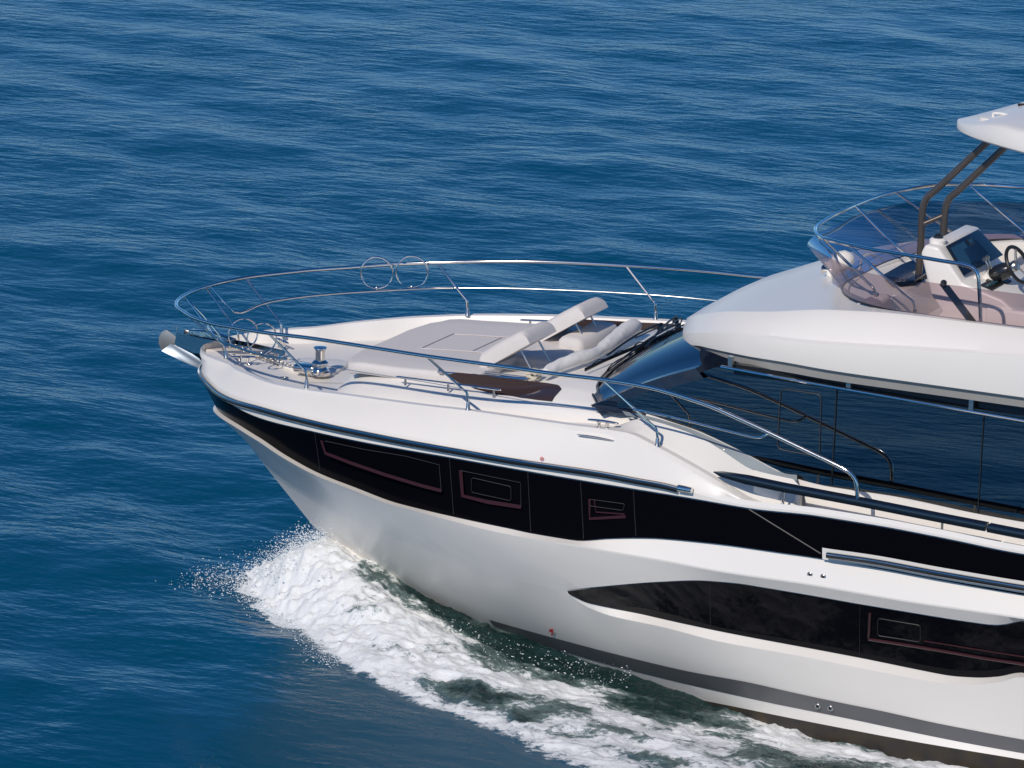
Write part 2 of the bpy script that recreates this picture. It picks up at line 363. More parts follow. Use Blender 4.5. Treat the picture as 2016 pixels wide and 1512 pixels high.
b = MB(); c0 = Vector(hullpx(1066.5, 903, .002)); b.tube([c0+Vector((math.cos(a)*.017, 0, math.sin(a)*.017)) for a in np.linspace(0, 2*math.pi, 16, endpoint=False)], .003, 5, False, closed=True); b.tube([c0+Vector((.008, -.004, .014)), c0+Vector((-.008, -.004, -.014))], .004, 5, False); b.build('red_mark', M['red'], yacht)
# rub rails
def rubrail(x0, x1, zf_, off, name, r=.032):
    xs = [x0+(x1-x0)*(k/110)**1.4 for k in range(111)]; out = None
    for s in (1, -1):
        P = [(max(x, -.812), s*hb(max(x, -.812), zf_(x), off), zf_(x)) for x in xs]
        bk = MB(); cr = MB(); bk.tube(P, r, 10, False, flat=1.0); cr.tube([(p[0], p[1]+s*.020, p[2]+.018) for p in P], r*.34, 8, False)
        out = bk.build(name, M['rubber'], yacht); cr.build('steel_strip', M['chrome'], out)
    return out
z_rr = lambda x: z_rub(x)-.005
rb = rubrail(-.812, 5.93, z_rr, .03, 'rub_rail')
cp = MB(); e0 = Vector(hullpx(1352, 964, .035)); cp.tube([e0+Vector((-.09, 0, .006)), e0+Vector((-.02, 0, .003)), e0+Vector((.055, 0, 0))], lambda t: .036 if t < .8 else .03, 12, False); cp.build('end_cap', M['chrome'], rb)
z_lr = trace([(1628, 1093), (1720, 1106), (1850, 1130), (2016, 1158)], lambda x: .05)
xl0 = float(hullpx(1628, 1093, .05)[0])
lr = rubrail(xl0, 14.9, z_lr, .05, 'rub_rail', .03)
for sg_ in (-1, 1):
    b = MB(); b.grid(strip(lambda x: z_lr(x)+.06, lambda x: 0, lambda x: z_lr(x)-.06, lambda x: 0, xl0-.06, 14.9, 60, .022, sg_)); b.build('rub_rail_base', M['gel'], yacht)

# ================================================================== DECK AND BULWARK
cb = stab([(-.815, .0), (-.79, .13), (-.74, .27), (-.66, .42), (-.5, .62), (-.25, .82), (0, .985), (.25, 1.24), (.5, 1.43), (.75, 1.62), (1, 1.76), (1.5, 1.94), (2, 2.045), (2.5, 2.14), (3, 2.21), (3.5, 2.26), (4, 2.32), (5, 2.40), (5.5, 2.43), (6.9, 2.46), (15, 2.46)])
cz = stab([(-.93, 2.50), (-.5, 2.56), (0, 2.60), (.5, 2.65), (1, 2.69), (1.5, 2.735), (2, 2.775), (2.5, 2.81), (3, 2.84), (3.5, 2.872), (4, 2.895), (4.6, 2.915), (5.28, 2.94), (5.62, 2.85), (5.94, 2.74), (6.33, 2.59), (6.65, 2.46), (6.98, 2.41), (7.4, 2.37), (15, 2.34)])
dz = stab([(-.93, 2.46), (.0, 2.44), (1.3, 2.47), (2, 2.56), (3, 2.64), (4, 2.74), (4.8, 2.84), (5.4, 2.87), (6, 2.74), (6.5, 2.58), (7.1, 2.33), (15, 2.31)])
ay = stab([(-1, .0), (5, 2.08), (15, 2.08)])
X2 = [-.8145+(.8145+XE)*(k/200)**1.35 for k in range(201)]
def drow(fy, fz): return [(x, -max(0.0, fy(x)), fz(x)) for x in X2]
zlo = stab([(p[0], p[2]) for p in [aY(u, v, -2.12) for u, v in [(1240, 819), (1275, 826), (1352, 850), (1400, 873), (1429.5, 891.5), (1486, 926), (1569, 945)]]])
kk = lambda x: sst(4.9, 5.35, x)*(1-sst(7.0, 7.12, x))
inw = lambda x, d: max(0.0, cb(x)-d*min(1, max(0, x+.81)/.4))
dr = [drow(lambda x: hb(x, z_rub(x)), lambda x: z_rub(x)),
      drow(lambda x: hb(x, z_rub(x))-.012, lambda x: z_rub(x)+.05),
      drow(lambda x: (hb(x, z_rub(x))*.55+cb(x)*.45), lambda x: z_rub(x)+(cz(x)-z_rub(x))*.62),
      drow(lambda x: cb(x)+.045*sst(-.9, -.3, x), lambda x: cz(x)-.035*min(1, (cz(x)-z_rub(x))/.2)),
      drow(lambda x: cb(x), cz), drow(lambda x: inw(x, .09), lambda x: cz(x)-.004),
      drow(lambda x: inw(x, .14)*(1-kk(x))+(inw(x, .09)*.5+1.06)*kk(x), lambda x: min(cz(x)-.012, dz(x)*.5+cz(x)*.5)*(1-kk(x))+(zlo(x)*.5+cz(x)*.5)*kk(x)), drow(lambda x: inw(x, .17)*(1-kk(x))+2.12*kk(x), lambda x: min(dz(x), cz(x)-.02)*(1-kk(x))+zlo(x)*kk(x)),
      drow(lambda x: (inw(x, .17)*(1-kk(x))+2.12*kk(x))*(.5+.40*kk(x)), lambda x: min(dz(x), cz(x)-.02)+.006-.3*kk(x)), drow(lambda x: 0, lambda x: min(dz(x), cz(x)-.02)+.01-.3*kk(x))]
dk = MB(); dk.grid(dr); dk.grid(mirror(dr), flip=True)
deck = dk.build('deck', M['deck'], yacht, sharp=24)
# anchor locker pan sunk look: raised rim round the windlass area, hatch seams, drain
def onZ(u, v, z): return Vector(aZ(u, v, z))
def line_on(pts, z, r, name, m, par, closed=False):
    b = MB(); b.tube([onZ(u, v, z) for u, v in pts], r, 6, False, closed=closed, flat=.6); return b.build(name, M[m], par)
line_on([(600, 752), (690, 755)], 2.475, .004, 'hatch_seam', 'darkseam', deck)
b = MB(); b.lathe([(.05, 0), (.05, .006), (.035, .008), (.034, .002)], onZ(559, 744, 2.455), n=18); b.build('drain', M['steel'], deck)
# raised windlass plinth
b = MB(); pl = [onZ(u, v, 2.45) for u, v in [(575, 733), (548, 722), (600, 712), (672, 716), (690, 722), (655, 744), (610, 742)]]; b.prism(pl, (0, 0, .05)); b.build('windlass_plinth', M['deck'], deck, bevel=.015)

# ---- coachroof
tx = [1.22, 1.32, 1.5, 1.75, 2.1, 2.6, 3.2, 3.8, 4.3, 4.8, 5.3]
ys = stab([(1.22, .78), (1.32, 1.0), (1.5, 1.22), (1.75, 1.42), (2.1, 1.58), (3.2, 1.74), (4.3, 1.86), (5.3, 1.95)])
yt = stab([(1.22, .6), (1.5, .95), (1.9, 1.18), (2.6, 1.30), (3.2, 1.36), (4.3, 1.5), (5.3, 1.7)])
zt = stab([(1.22, 2.50), (1.35, 2.60), (1.6, 2.72), (2, 2.78), (3, 2.86), (3.6, 2.93), (4.0, 3.02), (4.3, 3.05), (5.3, 3.05)])
zb = lambda x: dz(x)-.02
TX = [1.22+(5.3-1.22)*(k/60)**1.3 for k in range(61)]
trw = []
for x in TX:
    a, c, t, z0 = ys(x), yt(x), zt(x), zb(x); g = max(.001, t-z0)
    trw.append([(x, -y, z) for (y, z) in [(a+.015, z0), (a, z0+g*.35), (a-.03, z0+g*.5), (c+(a-c)*.55, z0+g*.78), (c+.04, t-.02), (c, t), (c*.6, t+.015), (0, t+.02)]])
trk = MB(); trk.grid(trw); trk.grid(mirror(trw), flip=True)
trk.add([p for p in trw[0]]+[(p[0], -p[1], p[2]) for p in trw[0]][::-1], [tuple(range(16))])
coach = trk.build('coachroof', M['deck'], yacht, sharp=30)
def side_surf(x, z):
    a, c, t, z0 = ys(x), yt(x), zt(x), zb(x); g = max(.02, t-z0)
    return float(np.interp(z, [z0, z0+g*.35, z0+g*.5, z0+g*.78, t-.02, t], [a+.015, a, a-.03, c+(a-c)*.55, c+.04, c]))+.004
def pane(topx, botx, sgn):
    T = [cast(u, v, side_surf, -1) for u, v in topx]; B_ = [cast(u, v, side_surf, -1) for u, v in botx]
    fT = tab([(p[0], p[2]) for p in T]); fB = tab([(p[0], p[2]) for p in B_]); x0 = T[0][0]; x1 = T[-1][0]
    rows_ = []
    for q in range(13):
        r_ = []
        for k in range(61):
            x = x0+(x1-x0)*k/60; a, b_ = fT(x), min(fT(x)-.004, fB(x)); z = a+(b_-a)*q/12; r_.append((x, sgn*(side_surf(x, z)+.008), z+.006))
        rows_.append(r_)
    b = MB(); b.grid(rows_); return b.build('skylight', M['hatch'], coach, sharp=80)
for s_ in (-1, 1): pane([(884, 738), (900, 734), (960, 740), (1020, 748), (1080, 755), (1098, 758), (1106, 766)], [(886, 742), (905, 755), (935, 766), (975, 777), (1040, 785), (1090, 791), (1106, 791)], s_)
# grab rails
def grab(A, B, posts, r, name, h, par):
    b = MB(); A, B = Vector(A), Vector(B); d = (B-A)
    ends = [A-d*.015, A, B, B+d*.015]
    b.tube([A, A+d*.02, B-d*.02, B], lambda t: r if .02 < t < .98 else r*.35, 10, False, flat=.6)
    o = b.build(name, M['chrome'], par)
    for t in posts:
        p = A+d*t; q = MB(); q.tube([p, p-Vector((0, 0, h))], r*.75, 10, False); q.build('post', M['steel'], o)
    return o
gA = Vector(aY(780, 741, -1.42)); gB = Vector(aY(987, 768, -1.62))
for s in (1, -1):
    grab((gA.x, gA.y*s, gA.z), (gB.x, gB.y*s, gB.z), (.09, .5, .93), .017, 'grab_rail', .08, coach)

# ================================================================== BOW RAIL
rbf = stab([(-.98, .0), (-.945, .3), (-.87, .55), (-.74, .80), (-.6, .95), (-.3, 1.242), (0, 1.45), (.5, 1.70), (1, 1.88), (1.5, 2.01), (2, 2.14), (2.5, 2.244), (3, 2.327), (3.5, 2.385), (4, 2.423), (4.5, 2.445), (5, 2.47), (8, 2.47)])
rzf = stab([(-1.02, 3.07), (-.6, 3.105), (-.3, 3.13), (0, 3.153), (.5, 3.209), (1, 3.256), (1.5, 3.304), (2, 3.34), (2.5, 3.365), (3, 3.385), (3.5, 3.405), (4, 3.422), (4.5, 3.43), (5, 3.45)])
near_ext = [tuple(aY(u, v, -2.47)) for u, v in [(1250, 757), (1300, 768), (1350, 783), (1400, 800), (1450, 822), (1500, 845), (1550, 869), (1600, 893), (1640, 912), (1668, 927), (1682, 941), (1687, 958), (1688, 980)]]
rp = [(x, -rbf(x), rzf(x)) for x in [5, 4.5, 4, 3.5, 3, 2.5, 2, 1.5, 1, .5, .1, -.25, -.5, -.7, -.82, -.90, -.955]]
left = near_ext[::-1][:-1] + rp if False else near_ext[::-1] + [p for p in rp if p[0] < near_ext[0][0]-.15]
full = left + [(-.98, 0, 3.07)] + [(p[0], -p[1], p[2]) for p in left[::-1]]
b = MB(); b.tube(full, .021, 12, True, 5); rail = b.build('bow_rail', M['chrome'], yacht, sharp=60)
def rail_at(x):
    if x < 4.8: return Vector((x, rbf(x), rzf(x)))
    P = sorted([(p[0], p[2]) for p in near_ext]); return Vector((x, 2.47, float(np.interp(x, [q[0] for q in P], [q[1] for q in P]))))
def stanchion(x0, y0, z0, top, r=.0135, par=rail, name='stanchion', k=.16):
    for s in (-1, 1):
        B_ = Vector((x0, s*y0, z0)); T = Vector((top.x, s*top.y, top.z))
        m_ = B_+Vector((0.0, 0, k)); d = (T-m_)
        b = MB(); b.tube([B_, B_+Vector((0, 0, k*.55)), m_+d*.04, m_+d*.16, m_+d*.5, T], r, 10, True, 5); o = b.build(name, M['chrome'], par)
        c = MB(); c.lathe([(r*2.2, 0), (r*2.1, .01), (r*1.6, .02), (r*1.5, .07), (r*1.1, .085)], B_, n=14); c.build('socket', M['steel'], o)
for xb, dx, in_ in ((1.40, .42, .10), (3.46, .42, .03), (5.62, .58, .03)):
    stanchion(xb, cb(xb)-in_, cz(xb)-.004, rail_at(xb-dx))
stanchion(-.24, .60, cz(-.24)-.03, rail_at(-.78), k=.12)
b = MB()
for s in (-1, 1): 
    b = MB(); b.tube([(-.52, s*.17, 2.5), (-.54, s*.17, 2.62), (-.62, s*.18, 2.72), (-.8, s*.2, 2.9), (-1.0, s*.24, 3.07)], .0125, 10, True, 5); b.build('upright', M['chrome'], rail)
    # hooked forward brace that turns into the middle rail
    ms_ = [aY(457, 611, .30), aY(464, 614, .32), aY(475, 615, .36), aY(490, 610, .44), aY(510, 601, .55)] + [(-.4, .709, 2.882), (-.2, .975, 2.901), (0, 1.185, 2.912), (.2, 1.35, 2.924), (.4, 1.476, 2.938), (.6, 1.60, 2.952), (.8, 1.71, 2.968), (1, 1.80, 2.985), (1.2, 1.85, 3.003)]
    t0 = Vector((-.95, .27, 3.07)); mid = [t0, t0.lerp(Vector(ms_[0]), .5)] + [Vector(p) for p in ms_]; mid = [(p.x, s*p.y, p.z) for p in mid]
    b = MB(); b.tube(mid, .0125, 10, True, 5); b.build('middle_rail', M['chrome'], rail)
    P1 = Vector((1.21, s*1.85, 3.004)); w = [P1]
    for x in (2, 3.12): w.append(Vector((x, s*(rbf(x)-.07), rzf(x)-.29)))
    for x in (4, 4.98): w.append(Vector((x, s*(2.42), 3.11-(x-3.1)*.0)))
    b = MB(); b.tube(w, .004, 6, True, 4); b.build('lifeline', M['steel'], rail)
    low = [Vector(aY(u, v, -2.45)) for u, v in [(1247, 806), (1320, 820), (1400, 840), (1470, 857), (1492, 861), (1505, 858), (1519, 848)]]
    b = MB(); b.tube([(p.x, -s*p.y if s > 0 else p.y, p.z) for p in low], .0125, 10, True, 5); b.build('middle_rail', M['chrome'], rail)
# fender hoops (standing rings) on the rail
def hoop(c, nrm, rad, r=.0085, name='fender_ring'):
    n = Vector(nrm).normalized(); a = n.orthogonal().normalized(); bb = n.cross(a); c = Vector(c)
    b = MB(); b.tube([c+a*math.cos(t)*rad+bb*math.sin(t)*rad for t in np.linspace(0, 2*math.pi, 40, endpoint=False)], r, 8, False, closed=True)
    o = b.build(name, M['chrome'], rail); q = MB(); q.lathe([(.012, -.018), (.018, -.008), (.018, .008), (.012, .018)], c-Vector((0, 0, rad)), n=12); q.build('clamp', M['steel'], o)
for u, v in ((742, 537), (811, 535)): 
    P = Vector(cast(u, v, lambda x, z: rbf(x)-.08, 1)); hoop(P, (.45, -1, 0), .175)
for u, v in ((478, 655), (515, 664)):
    P = Vector(aZ(u, v+32, 2.68)); hoop(P+Vector((0, 0, .165)), (.9, -.75, .05), .165)

# bow fittings: roller, windlass, chain, cleats
b = MB(); b.prism([(-1.18, -.085, 2.47), (-.95, -.085, 2.40), (-.2, -.085, 2.46), (.1, -.085, 2.47), (.1, -.085, 2.53), (-.3, -.085, 2.56), (-.9, -.085, 2.58), (-1.15, -.085, 2.6)], (0, .012, 0)); b.prism([(-1.18, .085, 2.47), (-.95, .085, 2.40), (-.2, .085, 2.46), (.1, .085, 2.47), (.1, .085, 2.53), (-.3, .085, 2.56), (-.9, .085, 2.58), (-1.15, .085, 2.6)], (0, -.012, 0)); b.prism([(-1.16, -.08, 2.455), (-1.16, .08, 2.455), (.1, .08, 2.475), (.1, -.08, 2.475)], (0, 0, .01))
roller = b.build('bow_roller', M['chrome'], yacht)
b = MB(); b.lathe([(.02, -.075), (.05, -.07), (.03, 0), (.05, .07), (.02, .075)], (-1.05, 0, 2.52), (0, 1, 0)); b.build('roller_wheel', M['rubber'], roller)
wx = Vector(aY(628, 736, 0)); wx.z = 2.50
wx = Vector(aZ(630, 737, 2.5))
b = MB(); b.lathe([(q_[0]*.88, q_[1]*.97) for q_ in [(.125, 0), (.125, .035), (.105, .045), (.10, .06), (.085, .075), (.072, .09), (.085, .105), (.10, .115), (.10, .135), (.085, .15), (.06, .165), (.058, .18), (.058, .27), (.075, .285), (.082, .295), (.078, .305), (.02, .312)]], wx, n=28)
wl_ = b.build('windlass', M['chrome'], yacht, sharp=40)
b = MB(); b.box(wx+Vector((-.16, 0, .045)), (.26, .17, .09), bev=.03); b.build('gearbox', M['chrome'], wl_)
b = MB(); N_ = 26
for k in range(N_):
    p = wx+Vector((-.2, 0, .03))+(Vector((-.75, 0, 2.55))-wx-Vector((-.2, 0, .03)))*(k/(N_-1)); a = Vector((1, 0, 0)); c = Vector((0, 1, 0)) if k % 2 else Vector((0, 0, 1))
    b.tube([p+a*math.cos(t)*.026+c*math.sin(t)*.015 for t in np.linspace(0, 2*math.pi, 10, endpoint=False)], .006, 6, False, closed=True)
b.build('anchor_chain', M['chain'], wl_)
b = MB(); b.prism([(-.15, -.05, 2.46), (wx.x-.1, wx.y-.05, 2.48), (wx.x-.1, wx.y+.05, 2.48), (-.15, .05, 2.46)], (0, 0, .012)); b.build('chain_plate', M['chrome'], wl_)
def cleat(c, d, L=.30, par=deck):
    c = Vector(c); d = Vector(d).normalized(); b = MB()
    b.tube([c-d*L/2+Vector((0, 0, .075)), c-d*L*.4+Vector((0, 0, .078)), c+Vector((0, 0, .082)), c+d*L*.4+Vector((0, 0, .078)), c+d*L/2+Vector((0, 0, .075))], lambda t: .006+.013*math.sin(math.pi*t)**.6, 10, True, 5, flat=.7)
    for s in (-1, 1): b.tube([c+d*s*.055, c+d*s*.04+Vector((0, 0, .03)), c+d*s*.045+Vector((0, 0, .075))], lambda t: .024-.01*math.sin(math.pi*t), 10, True, 4)
    return b.build('cleat', M['chrome'], par)
for s in (-1, 1):
    c_ = Vector((4.62, s*(cb(4.62)-.02), cz(4.62))); 
    if s < 0: c_ = Vector(aZ(1187, 845, cz(4.7)-.005))
    else: c_ = Vector((c_.x, abs(c_.y)-.02, c_.z))
    cleat(c_, (1, -.04*s, 0), .33)
    cleat((-.28+.15, s*.42, 2.46), (1, s*-.6, 0), .26)
    cs = Vector(cast(1172, 861, lambda x, z: cb(x)+.06-(z-cz(x))*.35, -1)); b = MB(); b.tube([(cs.x-.20, s*-cs.y if s > 0 else cs.y, cs.z), (cs.x, s*-cs.y if s > 0 else cs.y, cs.z+.004), (cs.x+.2, s*-cs.y if s > 0 else cs.y, cs.z-.004)], lambda t: .004+.011*math.sin(math.pi*t)**.4, 8, True, 6, flat=.6); b.build('chafe_strip', M['chrome'], deck)

# ================================================================== CABIN
GY = 2.04
gl_low = [aY(u, v, -GY) for u, v in [(1240, 808), (1275, 817), (1313, 829.5), (1368, 847.6), (1447.6, 884), (1532.7, 927.6), (1569, 943), (1637, 959), (1746, 975), (1927, 1012), (2016, 1028)]]
zG = stab([(p[0], p[2]) for p in gl_low] + [(11, gl_low[-1][2]), (14, gl_low[-1][2])])
pil0 = Vector(aY(1172, 800, -1.86)); pil1 = Vector(aY(1412, 716, -1.98))
xg0 = float(gl_low[0][0])
zS = 3.62
ztop = lambda x: min(zS, pil0.z+(pil1.z-pil0.z)*(x-pil0.x)/(pil1.x-pil0.x)-.03)
GX = [xg0-.15+(13.0-xg0+.15)*k/100 for k in range(101)]
yG = lambda x, z=2.5: GY-.05*(z-2.5)
lowr = [(x, -yG(x, min(zG(x), ztop(x)-.02)), min(zG(x), ztop(x)-.02)) for x in GX]; topr = [(x, -yG(x, ztop(x)), max(ztop(x), min(zG(x), ztop(x)-.02)+.01)) for x in GX]
b = MB(); b.grid([lowr, topr]); sg = b.build('side_window', M['salon'], yacht)
b = MB(); b.grid(mirror([lowr, topr]), flip=True); sg2 = b.build('side_window', M['salon'], yacht)
def gpx(u, v, e=.008): return Vector(cast(u, v, lambda x, z: yG(x, z)+e, -1))
for px in ([(1648, 757), (1637, 957)], [(1937, 815), (1925, 1010)]):
    b = MB(); b.tube([gpx(*p) for p in px], .006, 6, False); b.build('mullion', M['black'], sg)
b = MB(); b.tube([gpx(*p) for p in rrect([(1537, 765), (1617, 777), (1613, 899), (1530, 884)], 12)], .0045, 6, False, closed=True); b.build('opening_pane', M['seam'], sg)
# white cabin base under the glass, sloped strip beside the steps with its shade painted grey
cbz = [(x, -yG(x, zG(x))-.012, zG(x)) for x in GX if x > xg0+.12]; cbl = [(x, -yG(x)-.03, min(dz(x), zG(x))-.12) for x in GX if x > xg0+.12]; cbi = [(x, -yG(x)+.05, zG(x)+.0) for x in GX if x > xg0+.12]
b = MB(); b.grid(mirror([cbl, cbz, cbi]), flip=True); b.build('cabin_side', M['deck'], yacht, sharp=25); b = MB(); b.grid([cbl, cbz, cbi]); base = b.build('cabin_side', M['deck'], yacht, sharp=25)
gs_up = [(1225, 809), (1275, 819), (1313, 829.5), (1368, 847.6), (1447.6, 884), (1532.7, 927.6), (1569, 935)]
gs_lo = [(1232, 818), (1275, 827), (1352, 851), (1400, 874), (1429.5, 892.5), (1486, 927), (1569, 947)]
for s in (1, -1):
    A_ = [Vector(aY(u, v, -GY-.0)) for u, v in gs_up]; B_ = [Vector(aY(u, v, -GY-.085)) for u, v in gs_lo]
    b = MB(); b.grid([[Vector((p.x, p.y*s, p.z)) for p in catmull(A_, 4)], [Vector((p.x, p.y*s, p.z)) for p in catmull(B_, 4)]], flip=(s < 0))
    o = b.build('shade_grey_coaming', M['shadegrey'], base, sharp=20)
p = Vector(aY(1422, 889, -GY-.06)); b = MB(); b.lathe([(.03, 0), (.03, .01), (.02, .014), (.01, .012)], p, (0, -1, .3), 16); b.build('courtesy_light', M['steel'], base)
# interior seen dimly through the tint
b = MB(); b.box((9.2, 0, 2.18), (8.6, 3.9, .06)); b.build('salon_floor', M['dark'], yacht)
for (x0, x1, y, z0, z1, nm) in ((7.4, 9.1, -.75, 2.2, 2.86, 'sofa'), (5.9, 7.0, -.9, 2.3, 2.75, 'dashboard')):
    b = MB(); b.box(((x0+x1)/2, y, (z0+z1)/2), (x1-x0, .75, z1-z0), bev=.06); b.box(((x0+x1)/2, y+.38, z1), (x1-x0, .22, .5), bev=.06); b.build(nm, M['sofa'], yacht)
# dark pelmet and steel hand rail under the overhang
pr = [aY(u, v, -2.06) for u, v in [(1440, 717), (1480, 724), (1650, 754), (1810, 786), (1993, 816), (2080, 832)]]
zP = np.mean([q[2] for q in pr])
for s in (-1, 1): b = MB(); b.prism([(6.25, s*2.06, zP+.06), (13, s*2.06, zP+.06), (13, s*2.06, zP-.04), (6.25, s*2.06, zP-.04)], (0, -s*.08, 0)); b.build('pelmet', M['rubber'], yacht)
hr = [Vector(aY(u, v, -2.13)) for u, v in [(1419, 722), (1650, 764), (2016, 828)]]
for s in (1, -1):
    b = MB(); b.tube([Vector((hr[0].x, hr[0].y*s, hr[0].z)), Vector((hr[1].x, hr[1].y*s, hr[1].z)), Vector((hr[2].x, hr[2].y*s, hr[2].z)), Vector((13, hr[2].y*s, hr[2].z))], .016, 10, False); o = b.build('overhead_rail', M['chrome'], yacht)
    for (u, v) in ((1439, 719), (1672, 760), (1913, 804)):
        q = Vector(aY(u, v, -2.13)); q.y *= s; c = MB(); c.box(q+Vector((0, 0, .04)), (.045, .05, .10)); c.build('bracket', M['steel'], o)

# windshield
wsb = [(4.17, 0), (4.18, .3), (4.23, .7), (4.31, 1.05), (4.42, 1.35), (4.55, 1.6), (4.70, 1.82), (pil0.x+.02, 1.93)]
def wcurve(k):
    out = []
    for i, (x, y) in enumerate(wsb[::-1]):
        t = k; X_ = x+(1.25-.12*(y/1.87)**2)*t; out.append((X_, -(y+.08*t*(y/1.87)), 3.035+.66*t-.10*(y/1.87)**2*(t) + .08*math.sin(math.pi*t)*.5 - .02*(y/1.87)**4))
    return out + [(p[0], -p[1], p[2]) for p in out[::-1][1:]]
wr = [wcurve(k/8) for k in range(9)]
b = MB(); b.grid(wr); ws = b.build('windshield', M['windshield'], yacht, sharp=60)
lift = lambda r, e: [(p[0]-e*.5, p[1], p[2]+e) for p in r]
b = MB(); b.grid([lift(wcurve(0), .006), lift(wcurve(.05), .006)]); b.build('windshield_border', M['navyglass'], ws)
for s in (1, -1):
    b = MB(); r1 = [Vector(wcurve(k/8)[0]) for k in range(9)]; r2 = [Vector(wcurve(k/8)[1]) for k in range(9)]
    a_ = [p+Vector((0, -.008, .006)) for p in r1]; c_ = [p+(q-p)*.72+Vector((-.004, -.004, .008)) for p, q in zip(r1, r2)]
    d_ = [Vector((p.x+.10, p.y-.03, p.z-.08)) for p in r1]
    b.grid([[Vector((p.x, p.y*s, p.z)) for p in d_], [Vector((p.x, p.y*s, p.z)) for p in a_], [Vector((p.x, p.y*s, p.z)) for p in c_]], flip=(s < 0)); b.build('windshield_pillar', M['navyglass'], ws, sharp=60)
for s in (1, -1):
    P = [Vector(aY(u, v, -1.99)) for u, v in [(1161, 798), (1190, 789), (1232, 796), (1256, 812), (1215, 816), (1182, 809)]]; b = MB(); b.prism([(p.x, p.y*-s if s < 0 else p.y, p.z) for p in P] if s > 0 else [(p.x, -p.y, p.z) for p in P], (0, .12*s, 0)); b.build('pillar_foot', M['navyglass'], ws, bevel=.01)
b = MB(); rm = wcurve(0); b.tube([(p[0]-.012, p[1], p[2]) for p in rm], .014, 8, False); b.build('seal', M['black'], ws)
# surround: raised cowl in front of the glass
cow = []
for e, dzz in ((0, -.02), (.05, -.005), (.14, -.03), (.30, -.12), (.42, -.28)):
    cow.append([(x-e*(1-.25*(abs(y)/1.87)), y*(1-e*.10*sst(1.2, 1.8, abs(y))), z+dzz*(1-.6*sst(1.2, 1.8, abs(y)))) for (x, y, z) in wcurve(0)])
cow = [[p for p in r if abs(p[1]) < 1.72] for r in cow]; nmin = min(len(r) for r in cow); cow = [r[(len(r)-nmin)//2:(len(r)-nmin)//2+nmin] for r in cow]
b = MB(); b.grid(cow); b.build('cowl', M['deck'], coach, sharp=50)
# wipers
def wiper(base, tip, blade0, blade1):
    base, tip, b0, b1 = map(Vector, (base, tip, blade0, blade1))
    b = MB(); b.tube([base, base+Vector((0, 0, .07)), base.lerp(tip, .5)+Vector((0, 0, .08)), tip+Vector((0, 0, .03))], .011, 8, True, 5)
    b.tube([base+Vector((.05, .02, 0)), base+Vector((.05, .02, .06)), base.lerp(tip, .55)+Vector((.04, 0, .085))], .007, 6, True, 5)
    o = b.build('wiper', M['black'], ws)
    c = MB(); c.tube([b0, b0.lerp(b1, .3)+Vector((0, 0, .012)), b0.lerp(b1, .7)+Vector((0, 0, .012)), b1], .010, 6, False, flat=2.0)
    for t in (.2, .5, .8): c.tube([b0.lerp(b1, t-.1)+Vector((0, 0, .02)), b0.lerp(b1, t)+Vector((0, 0, .045)), b0.lerp(b1, t+.1)+Vector((0, 0, .02))], .006, 6, True, 3)
    c.build('blade', M['black'], o)
    m = MB(); m.lathe([(.035, 0), (.035, .03), (.02, .055)], base, n=14); m.build('motor_boss', M['black'], o)
Z3 = 3.12
wiper(aZ(1335, 650, 3.16), aZ(1225, 712, 3.15), aZ(1283, 672, 3.14), aZ(1152, 728, 3.11))
wiper(aZ(1330, 636, 3.16), aZ(1270, 690, 3.16), aZ(1330, 652, 3.2), aZ(1250, 692, 3.13))
wiper(aZ(1300, 650, 3.16), aZ(1195, 705, 3.15), aZ(1346, 648, 3.2), aZ(1298, 668, 3.16))
b = MB(); P_ = [aZ(u, v, zz) for u, v, zz in [(1192, 738, 3.04), (1200, 722, 3.1), (1222, 706, 3.12), (1262, 690, 3.14), (1300, 672, 3.15)]]; b.tube(P_, .006, 6, True, 5); b.build('hose', M['black'], ws)

# ================================================================== FLYBRIDGE SHELL
bx0 = 4.88
def fb(x, Bm=2.32, L=3.0, n=2.6, x0=bx0): t = min(1, max(0, (x-x0)/L)); return Bm*(1-(1-t)**n)**.68
zbot = stab([(4.83, 3.42), (5.2, 3.50), (5.7, 3.66), (6.3, 3.75), (7, 3.80), (13, 3.82)])
zlow = stab([(4.83, 3.45), (5.2, 3.62), (5.75, 3.83), (6.3, 3.97), (7, 4.04), (8.6, 4.17), (10, 4.25), (13, 4.3)])
zup = stab([(4.83, 3.48), (4.95, 3.57), (5.2, 3.73), (5.5, 3.87), (5.9, 4.02), (6.5, 4.16), (7.2, 4.30), (8, 4.36), (13, 4.40)])
zcen = stab([(4.83, 3.48), (4.95, 3.59), (5.2, 3.78), (5.5, 3.96), (5.9, 4.08), (6.5, 4.2), (7.0, 4.27), (13, 4.3)])
BX = [bx0+(13-bx0)*(k/120)**1.7 for k in range(121)]
yopen = stab([(6.78, 0), (6.80, .30), (6.84, .60), (6.94, .88), (7.18, 1.27), (7.5, 1.58), (7.9, 1.73), (8.5, 1.78), (13, 1.80)])
shell = []
